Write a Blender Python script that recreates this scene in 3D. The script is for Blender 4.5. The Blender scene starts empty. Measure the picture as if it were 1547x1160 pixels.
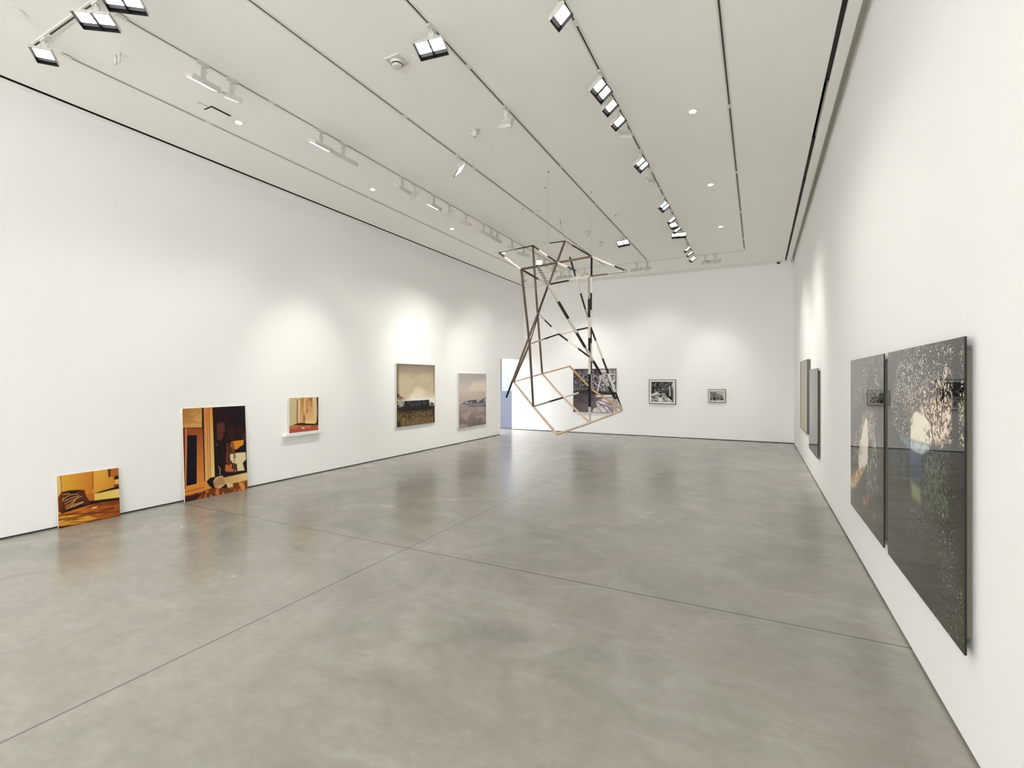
import bpy, bmesh, math, random
import numpy as np
from mathutils import Vector, Matrix
random.seed(7)
C = bpy.context.scene.collection
PI = math.pi

# ------------------------------------------------------------------ room measures (metres)
XL, XR, YF, YB = -6.78, 0.81, 14.15, -5.0      # left wall, right wall, far wall, open end
H = 4.60                                       # ceiling

# ------------------------------------------------------------------ materials
def mat(name, col, rough=.6, spec=.5, metal=0., coat=0.):
    m = bpy.data.materials.new(name); m.use_nodes = True
    b = m.node_tree.nodes['Principled BSDF']
    b.inputs['Base Color'].default_value = (*col, 1); b.inputs['Roughness'].default_value = rough
    b.inputs['Specular IOR Level'].default_value = spec; b.inputs['Metallic'].default_value = metal
    b.inputs['Coat Weight'].default_value = coat; b.inputs['Coat Roughness'].default_value = .02; b.inputs['Coat IOR'].default_value = 1.38
    return m
def noisy(m, c0, c1, scale=4., detail=4., rough=None, stretch=(1, 1, 1), bump=0., lo=.35, hi=.65):
    nt = m.node_tree; N = nt.nodes; L = nt.links; b = N['Principled BSDF']
    tc = N.new('ShaderNodeTexCoord'); mp = N.new('ShaderNodeMapping'); mp.inputs['Scale'].default_value = stretch
    L.new(tc.outputs['Object'], mp.inputs['Vector'])
    n = N.new('ShaderNodeTexNoise'); n.inputs['Scale'].default_value = scale; n.inputs['Detail'].default_value = detail
    L.new(mp.outputs[0], n.inputs['Vector'])
    r = N.new('ShaderNodeValToRGB'); r.color_ramp.elements[0].position = lo; r.color_ramp.elements[1].position = hi
    r.color_ramp.elements[0].color = (*c0, 1); r.color_ramp.elements[1].color = (*c1, 1)
    L.new(n.outputs['Fac'], r.inputs['Fac']); L.new(r.outputs['Color'], b.inputs['Base Color'])
    if rough:
        mr = N.new('ShaderNodeMapRange'); mr.inputs['To Min'].default_value = rough[0]; mr.inputs['To Max'].default_value = rough[1]
        mr.inputs['From Min'].default_value = .3; mr.inputs['From Max'].default_value = .7
        L.new(n.outputs['Fac'], mr.inputs['Value']); L.new(mr.outputs[0], b.inputs['Roughness'])
    if bump:
        bp = N.new('ShaderNodeBump'); bp.inputs['Strength'].default_value = bump; bp.inputs['Distance'].default_value = .002
        L.new(n.outputs['Fac'], bp.inputs['Height']); L.new(bp.outputs[0], b.inputs['Normal'])
    return m
def emit(name, col, s):
    m = mat(name, (.8, .8, .8)); b = m.node_tree.nodes['Principled BSDF']
    b.inputs['Emission Color'].default_value = (*col, 1); b.inputs['Emission Strength'].default_value = s
    return m
M = {}
M['wall'] = noisy(mat('wall_paint', (.86,)*3, .75, .25), (.935, .93, .92), (.94, .935, .925), 1.2, 2)
M['ceiling'] = noisy(mat('ceiling_paint', (.86,)*3, .85, .2), (.955, .945, .91), (.965, .955, .925), .8, 2)
M['cove'] = mat('cove_shade_tone', (.62, .60, .54), .9, .1)  # wall tone darkened: the shade up in the cove is put into the colour
M['slot'] = mat('slot_black', (.006, .006, .006), .9, .05)
M['slot_grey'] = mat('slot_diffuser_grey', (.030, .030, .030), .6, .2)
M['gap'] = mat('shadow_gap', (.05, .05, .045), .9, .1)
M['white_metal'] = noisy(mat('white_enamel', (.6,)*3, .45, .4), (.60, .59, .55), (.64, .63, .59), 20, 1)
M['track'] = mat('track_white', (.78, .77, .73), .5, .3)
M['track_dark'] = mat('track_channel', (.09, .085, .075), .6, .3)
M['bezel'] = mat('lamp_bezel_black', (.015, .015, .015), .5, .3)
M['reflector'] = mat('lamp_reflector', (.25, .26, .27), .35, .5)
M['lens'] = emit('lamp_lens_lit', (1., .98, .95), 2.6)
M['down'] = emit('downlight_lens_lit', (1., .95, .82), 2.4)
M['plastic'] = mat('white_plastic', (.72, .71, .67), .5, .3)
M['dark_plastic'] = mat('black_plastic', (.01, .01, .01), .25, .5)
M['grey_plastic'] = mat('grey_plastic', (.40, .39, .36), .6, .3)
M['board'] = mat('mount_board_white', (.80, .80, .76), .6, .3)
M['sub'] = mat('mount_subframe', (.20, .19, .15), .7, .2)
M['frame'] = noisy(mat('frame_black_stained', (.04,)*3, .45, .4), (.035, .034, .032), (.06, .057, .052), 30, 3, stretch=(1, 1, 8))
M['frame_grey'] = mat('frame_grey_metal', (.12, .12, .12), .4, .5)
M['frame_pale'] = mat('frame_pale_aluminium', (.58, .57, .54), .4, .5)
M['mat_board'] = mat('passepartout', (.84, .83, .78), .9, .1)
M['shelf'] = noisy(mat('shelf_paint', (.85,)*3, .6, .3), (.86, .85, .82), (.88, .87, .84), 3, 2)
M['grey_text'] = mat('print_grey', (.42, .42, .42), .9, .1)
M['parapet'] = noisy(mat('parapet_daylight_tint', (.5,)*3, .8, .2), (.18, .20, .26), (.21, .23, .29), 60, 3)  # grey wall, with the bluish daylight of the landing mixed into its colour
M['side_wall'] = mat('side_wall_daylight_tint', (.40, .44, .54), .8, .2)  # white wall whose blue tint stands in for the landing's daylight
M['black'] = mat('slat_black', (.012, .012, .012), .5, .35)
M['cream'] = noisy(mat('slat_cream', (.7,)*3, .55, .35), (.70, .66, .57), (.78, .74, .66), 14, 2, stretch=(1, 1, .2))
M['brown'] = noisy(mat('slat_brown_wood', (.1,)*3, .55, .35), (.11, .070, .048), (.18, .12, .086), 30, 4, stretch=(1, 1, .15))
M['tan'] = noisy(mat('slat_pale_wood', (.4,)*3, .55, .35), (.56, .43, .31), (.70, .57, .44), 30, 4, stretch=(1, 1, .15))
M['orange'] = noisy(mat('slat_honey_wood', (.4,)*3, .5, .35), (.50, .29, .13), (.64, .40, .19), 30, 4, stretch=(1, 1, .15))
M['cable'] = mat('steel_cable', (.35, .35, .33), .4, .5, .6)

def floor_material():
    m = mat('polished_concrete', (.3,)*3, .3, .5); nt = m.node_tree; N = nt.nodes; L = nt.links; b = N['Principled BSDF']
    tc = N.new('ShaderNodeTexCoord')
    def noise(scale, detail, rough, dist=0., stretch=(1, 1, 1), rot=0.):
        mp = N.new('ShaderNodeMapping'); mp.inputs['Scale'].default_value = stretch; mp.inputs['Rotation'].default_value = (0, 0, rot)
        L.new(tc.outputs['Object'], mp.inputs['Vector'])
        n = N.new('ShaderNodeTexNoise'); n.inputs['Scale'].default_value = scale; n.inputs['Detail'].default_value = detail
        n.inputs['Roughness'].default_value = rough; n.inputs['Distortion'].default_value = dist
        L.new(mp.outputs[0], n.inputs['Vector']); return n.outputs['Fac']
    def rng(x, a, b_, c, d):
        r = N.new('ShaderNodeMapRange'); r.inputs['From Min'].default_value = a; r.inputs['From Max'].default_value = b_
        r.inputs['To Min'].default_value = c; r.inputs['To Max'].default_value = d; L.new(x, r.inputs['Value']); return r.outputs[0]
    def math_(op, x, y=None, v=None):
        n = N.new('ShaderNodeMath'); n.operation = op; L.new(x, n.inputs[0])
        if y is not None: L.new(y, n.inputs[1])
        if v is not None: n.inputs[1].default_value = v
        return n.outputs[0]
    def mix(f, a, b_, mode='MIX'):
        n = N.new('ShaderNodeMix'); n.data_type = 'RGBA'; n.blend_type = mode
        if isinstance(f, float): n.inputs[0].default_value = f
        else: L.new(f, n.inputs[0])
        for s, v in ((6, a), (7, b_)):
            if isinstance(v, tuple): n.inputs[s].default_value = (*v, 1)
            else: L.new(v, n.inputs[s])
        return n.outputs[2]
    big = noise(.42, 3, .5, .6); mid = noise(1.3, 7, .62, 1.0, (1, 1.3, 1), .5); fine = noise(7., 8, .7, .8, (1, 1.8, 1), .3); hue = noise(.8, 3, .5, .5, (1, 1.4, 1), 1.1)
    c = mix(rng(mid, .32, .68, 0, 1), FLOOR_D, FLOOR_L)
    c = mix(rng(big, .38, .62, 0, .55), c, FLOOR_M)
    c = mix(rng(hue, .46, .60, 0, .40), c, FLOOR_P)
    c = mix(rng(fine, .3, .7, .5, 0.), c, FLOOR_D)
    # trowel patches: sparse pale scuffs
    sc = noise(2.6, 9, .75, 2.2, (1, 1, 1), .9)
    c = mix(rng(sc, .54, .74, 0, .35), c, (.43, .42, .38))
    # sparse dark pits
    pit = noise(34, 1, .5)
    c = mix(rng(pit, .80, .84, 0, .5), c, (.12, .115, .10))
    # saw-cut joints
    sep = N.new('ShaderNodeSeparateXYZ'); L.new(tc.outputs['Object'], sep.inputs[0])
    def joint(axis, pos, w, k):
        d = math_('ABSOLUTE', math_('SUBTRACT', sep.outputs[axis], v=pos))
        return rng(d, w * .5, w, k, 0)
    j = joint('X', -2.98, .008, .75)
    j = math_('MAXIMUM', j, joint('Y', 3.655, .008, .8))
    j = math_('MAXIMUM', j, joint('Y', 7.12, .012, .3))
    c = mix(j, c, (.075, .070, .060))
    L.new(c, b.inputs['Base Color'])
    r = math_('ADD', rng(mid, .3, .7, .19, .25), rng(fine, .3, .7, -.02, .04))
    L.new(r, b.inputs['Roughness'])
    bp = N.new('ShaderNodeBump'); bp.inputs['Strength'].default_value = .03; bp.inputs['Distance'].default_value = .004
    L.new(mid, bp.inputs['Height']); L.new(bp.outputs[0], b.inputs['Normal'])
    b.inputs['Specular IOR Level'].default_value = .5
    return m
FLOOR_D, FLOOR_M, FLOOR_L, FLOOR_P = (.235, .225, .192), (.345, .331, .288), (.445, .428, .374), (.365, .326, .290)
M['floor'] = floor_material()

# ------------------------------------------------------------------ mesh helpers
def box(bm, x0, x1, y0, y1, z0, z1, mi=0, mx=None):
    vs = [bm.verts.new((x, y, z)) for x in (x0, x1) for y in (y0, y1) for z in (z0, z1)]
    if mx is not None:
        for v in vs: v.co = mx @ v.co
    for f in ((0, 1, 3, 2), (4, 6, 7, 5), (0, 4, 5, 1), (2, 3, 7, 6), (0, 2, 6, 4), (1, 5, 7, 3)):
        fc = bm.faces.new([vs[i] for i in f]); fc.material_index = mi
    return vs
def cyl(bm, p0, p1, r0, r1=None, n=20, mi=0, cap=True):
    p0, p1 = Vector(p0), Vector(p1); r1 = r0 if r1 is None else r1
    d = (p1 - p0).normalized(); a = d.orthogonal().normalized(); b = d.cross(a)
    A = [bm.verts.new(p0 + (a * math.cos(t) + b * math.sin(t)) * r0) for t in [2 * PI * i / n for i in range(n)]]
    B = [bm.verts.new(p1 + (a * math.cos(t) + b * math.sin(t)) * r1) for t in [2 * PI * i / n for i in range(n)]]
    for i in range(n):
        f = bm.faces.new((A[i], A[(i + 1) % n], B[(i + 1) % n], B[i])); f.material_index = mi; f.smooth = True
    if cap:
        for R in (A[::-1], B):
            f = bm.faces.new(R); f.material_index = mi
def obj(name, bm, mats, parent=None, bevel=0):
    me = bpy.data.meshes.new(name)
    bmesh.ops.recalc_face_normals(bm, faces=bm.faces)
    bm.to_mesh(me); bm.free()
    for m in (mats if isinstance(mats, (list, tuple)) else [mats]): me.materials.append(m)
    o = bpy.data.objects.new(name, me); C.objects.link(o)
    if parent: o.parent = parent
    if bevel:
        b = o.modifiers.new('bevel', 'BEVEL'); b.width = bevel; b.segments = 2; b.limit_method = 'ANGLE'
    return o
def tag(o, label, cat, group=None, kind=None):
    o['label'] = label; o['category'] = cat
    if group: o['group'] = group
    if kind: o['kind'] = kind
    return o
def thing(name, label, cat, loc=(0, 0, 0), rotz=0, group=None):
    o = bpy.data.objects.new(name, None); C.objects.link(o); o.location = loc; o.rotation_euler = (0, 0, rotz)
    o.empty_display_size = .1
    return tag(o, label, cat, group)
def struct(name, bm, m, label=None, parent=None):
    o = obj(name, bm, m, parent)
    if parent is None:
        o['kind'] = 'structure'
        if label: o['label'] = label
    return o
def BM(*boxes):
    bm = bmesh.new()
    for b in boxes: box(bm, *b)
    return bm

# ------------------------------------------------------------------ the setting
OPX, OPZ = 12.55, 2.27                          # doorway in the left wall: starts at this Y, this high
T_ = .22
struct('floor', BM((-13, 3, YB - 3, 20, -.2, 0)), M['floor'], 'polished grey concrete floor with saw-cut joints')
G = .018
struct('wall_left', BM((XL - T_, XL, YB, OPX, G, H + .12), (XL - T_, XL, OPX, YF, OPZ, H + .12)), M['wall'], 'long white left wall with a doorway at its far end')
struct('wall_right', BM((XR, XR + T_, YB, YF + T_, G, 4.80)), M['wall'], 'long white right wall')
struct('wall_far', BM((-7.21, XR, YF, YF + .16, G, 4.80)), M['wall'], 'white far wall with three framed photographs')
struct('shade_strip_left', BM((XL - T_ + .01, XL - .012, YB, OPX - .01, 0, G)), M['gap'], 'dark shadow gap under the left wall')  # strips under the walls, coloured dark for the shade in the gap
struct('shade_strip_right', BM((XR + .012, XR + T_ - .01, YB, YF + T_, 0, G)), M['gap'], 'dark shadow gap under the right wall')
struct('shade_strip_far', BM((-7.20, XR + .012, YF + .012, YF + .15, 0, G)), M['gap'], 'dark shadow gap under the far wall')
# ceiling: the middle field, perimeter bands and the slots left open between them
sl0, sl1 = -6.69, -6.625; sr0, sr1 = .592, .637; sf0, sf1 = 13.845, 13.885
bm = BM((sl1, sr0, YB, sf0, H, H + .1),
        (XL, sl0, YB, YF, H, H + .1), (sr1, .737, YB, YF, H, H + .1), (sl0, sr1, sf1, YF, H, H + .1))
# upstands closing the slots and the cove along the right wall from above
box(bm, XL - T_, XR + T_, YB, YF + T_, H + .2, H + .3)
box(bm, .727, .737, YB, YF, H + .1, H + .2)
struct('ceiling', bm, M['ceiling'], 'flat off-white ceiling with tracks and a dark perimeter slot')
bm = bmesh.new()
box(bm, sl0 + .001, sl1 - .001, YB, sf1, H + .006, H + .15)
struct('trim_1', bm, M['slot'], 'black recess of the ceiling slot along the left wall')
bm = bmesh.new(); box(bm, sr0 - .03, sr1 + .03, YB, sf1 + .03, H + .11, H + .15)
struct('trim_2', bm, M['slot'], 'black recess of the ceiling slot along the right wall')
bm = bmesh.new(); box(bm, sl1, sr0, sf0 + .001, sf1 - .001, H + .012, H + .15)
struct('trim_3', bm, M['slot'], 'black recess of the ceiling slot along the far wall')
# grey diffuser blades lying in the right hand slot, one section left open
bm = bmesh.new(); y = 3.0
secs = [(3.2, 4.62), (4.66, 5.78), (6.98, 8.2)]
y = 3.2; cuts = [3.2, 4.40, 5.55]
for a, b in ((3.0, 4.43), (4.50, 5.76), (7.06, 8.42), (8.46, 9.2), (9.23, 10.0), (10.03, 10.8), (10.83, 11.6), (11.63, 12.4), (12.43, 13.2), (13.23, 13.8)):
    box(bm, sr0 + .001, sr1 - .001, a, b, H + .02, H + .03)
    box(bm, sr0 + .001, sr1 - .001, b - .012, b, H + .008, H + .03)
struct('trim_4', bm, M['slot_grey'], 'grey blades set in the right ceiling slot')
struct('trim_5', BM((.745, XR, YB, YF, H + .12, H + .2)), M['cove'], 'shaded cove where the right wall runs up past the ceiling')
# little landing beyond the doorway
struct('wall_side', BM((-12.5, -6.4, 18.5, 18.7, 0, 4.8), (-12.7, -12.5, 8, 18.7, 0, 4.8)), M['side_wall'], 'white wall of the landing beyond the doorway')
struct('wall_parapet', BM((-11., -7.215, 14.30, 14.42, .012, 1.235), (-11., -7.215, 14.29, 14.43, 1.235, 1.25)), M['parapet'], 'low blue-grey parapet wall beyond the doorway')
struct('trim_6', BM((-9.97, -9.93, 18.46, 18.5, 0, 4.8)), M['frame_grey'], 'thin dark vertical joint on the landing wall')
struct('shade_strip_side', BM((-11., -7.21, 14.31, 14.41, 0, .014)), M['gap'], 'dark gap under the parapet')

# ------------------------------------------------------------------ lighting tracks
def track(axis, pos, a, b, label, couplers=()):
    t = thing('lighting_track', label, 'lighting track', (pos, a, H) if axis == 'Y' else (a, pos, H), 0, 'recessed lighting tracks')
    Ln = b - a
    R = Matrix.Rotation(0, 4, 'Z') if axis == 'Y' else Matrix.Rotation(-PI / 2, 4, 'Z')
    bm = bmesh.new()
    box(bm, -.024, -.009, 0, Ln, -.006, 0, 0, R); box(bm, .009, .024, 0, Ln, -.006, 0, 0, R)
    box(bm, -.024, .024, 0, .07, -.0065, 0, 0, R); box(bm, -.024, .024, Ln - .05, Ln, -.0065, 0, 0, R)
    obj('track_rail', bm, M['track'], t)
    bm = bmesh.new(); box(bm, -.009, .009, .07, Ln - .05, -.0025, 0, 0, R)
    obj('track_channel', bm, M['track_dark'], t)
    for c in couplers:
        bm = bmesh.new(); box(bm, -.0105, .0105, c - a - .035, c - a + .035, -.0068, -.001, 0, R)
        obj('coupler', bm, M['track'], t)
    return t
TX = [-5.69, -4.67, -3.57, -2.465, -1.365, -.278]
names_ = ['nearest the left wall', 'second from the left wall', 'third from the left wall', 'fourth from left, right of the sculpture', 'fifth from left, crowded with lit spotlights', 'nearest the right wall, carrying no lamps']
starts = [2.07, 2.05, -1.2, -1.2, -1.2, -1.2]
coup = [(3.4, 6.0, 8.6, 10.6), (3.46, 5.95, 7.95, 10.2), (4.33, 5.83, 7.9, 10.2), (3.92, 6.35, 7.95, 10.3), (3.85, 5.9, 7.75, 9.9), (5.78, 7.66, 9.5, 11.3)]
for i, x in enumerate(TX):
    track('Y', x, starts[i], 12.24, 'white ceiling track running lengthwise, ' + names_[i], coup[i])
track('X', 1.91, -5.84, .2, 'recessed lighting track crossing the near left corner of the ceiling', (-5.50, -3.6, -1.4))
track('X', 12.37, -5.98, -.24, 'recessed lighting track crossing the ceiling in front of the far wall', (-5.1, -3.3, -1.6))

# ------------------------------------------------------------------ track spotlights
SPOTS = []
def spotlight(x, y, lamps, target, label, power=0, angle=62, drop=.20, lit=True, head=None, flush=False):
    """adapter in the track, stem, slab-shaped head aimed at target"""
    t = thing('track_spotlight', label, 'spotlight', (x, y, H), 0, 'track spotlights')
    along = 'Y' if abs(y - 12.37) > .05 and abs(y - 1.91) > .05 else 'X'
    bm = bmesh.new()
    if along == 'Y': box(bm, -.016, .016, -.05, .05, -.028, -.006)
    else: box(bm, -.05, .05, -.016, .016, -.028, -.006)
    obj('adapter', bm, M['white_metal'], t)
    bm = bmesh.new(); cyl(bm, (0, 0, -.026), (0, 0, -.055), .011, n=12)
    n = (Vector(head or target) - Vector((x, y, H - drop))).normalized()
    beam = (Vector(target) - Vector((x, y, H - drop))).normalized()
    l = n.cross(Vector((0, 0, 1))).normalized(); s = n.cross(l).normalized()
    a = math.atan2(l.y, l.x); R = Matrix.Rotation(a, 4, 'Z')
    # flat stem: two thin cheeks and a knob
    box(bm, -.022, .022, -.007, .007, -drop, -.05, 0, R)
    obj('stem', bm, M['white_metal'], t)
    bm = bmesh.new(); cyl(bm, R @ Vector((.022, 0, -.075)), R @ Vector((.036, 0, -.075)), .009, n=10); obj('locking_knob', bm, M['white_metal'], t)
    w = {1: .15, 2: .27, 3: .38}[lamps] / 2; h = .078; d = .024
    mx = Matrix.Translation(Vector((0, 0, -drop))) @ Matrix((
        (l.x, s.x, n.x, 0), (l.y, s.y, n.y, 0), (l.z, s.z, n.z, 0), (0, 0, 0, 1)))
    # housing open towards +n: back plate and four sides
    bm = bmesh.new()
    # tapered back
    def quad(pts, mi=0):
        f = bm.faces.new([bm.verts.new(mx @ Vector(p)) for p in pts]); f.material_index = mi
    B_ = [(-w * .93, -h * .72, -d), (w * .93, -h * .72, -d), (w * .93, h * .72, -d), (-w * .93, h * .72, -d)]
    M_ = [(-w, -h, -.002), (w, -h, -.002), (w, h, -.002), (-w, h, -.002)]
    F_ = [(-w, -h, d), (w, -h, d), (w, h, d), (-w, h, d)]
    I_ = [(-w + .004, -h + .004, d), (w - .004, -h + .004, d), (w - .004, h - .004, d), (-w + .004, h - .004, d)]
    K_ = [(p[0], p[1], -.006) for p in I_]
    quad(B_[::-1])
    for P, Q in ((B_, M_), (M_, F_), (F_, I_), (I_, K_)):
        for i in range(4): quad([P[i], P[(i + 1) % 4], Q[(i + 1) % 4], Q[i]], 1 if P is I_ or P is F_ else 0)
    quad(K_, 1)
    bmesh.ops.remove_doubles(bm, verts=bm.verts, dist=1e-5)
    hd = obj('lamp_head', bm, [M['white_metal'], M['bezel']], t)
    cw = (2 * w - .008) / lamps
    lz = .017 if flush else -.005            # some lamps have a lens flush with the rim
    for k in range(lamps):
        c = -w + .004 + cw * (k + .5); g = cw / 2 - .006
        bm = bmesh.new(); box(bm, c - g, c + g, -h + .010, h * .42, lz, lz + .005, 0, mx)
        obj('lamp_lens', bm, M['lens'] if lit else M['reflector'], hd)
        bm = bmesh.new(); box(bm, c - g, c + g, h * .44, h - .016, lz, lz + .005, 0, mx)
        obj('lamp_reflector', bm, M['reflector'], hd)
        if k:
            bm = bmesh.new(); box(bm, c - cw / 2 - .003, c - cw / 2 + .003, -h + .005, h - .005, -.008, d - .004, 0, mx)
            obj('lamp_divider', bm, M['bezel'], hd)
    if power:
        L = bpy.data.lights.new('spot_beam', 'SPOT'); L.energy = power * PW * POOL; L.color = WARM
        L.spot_size = math.radians(min(angle * SPREAD, 160)); L.spot_blend = 1.; L.shadow_soft_size = .03
        lo = bpy.data.objects.new('spot_beam', L); C.objects.link(lo)
        lo.parent = hd
        lo.matrix_basis = Matrix.Translation(Vector((0, 0, -drop)) + n * (d + .012)) @ beam.to_track_quat('-Z', 'Y').to_matrix().to_4x4()
    return t
WORLD, EXPO, SLW, POOL, SPREAD = 3.5, 0.54, 1.14, .42, 1.4
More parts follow.
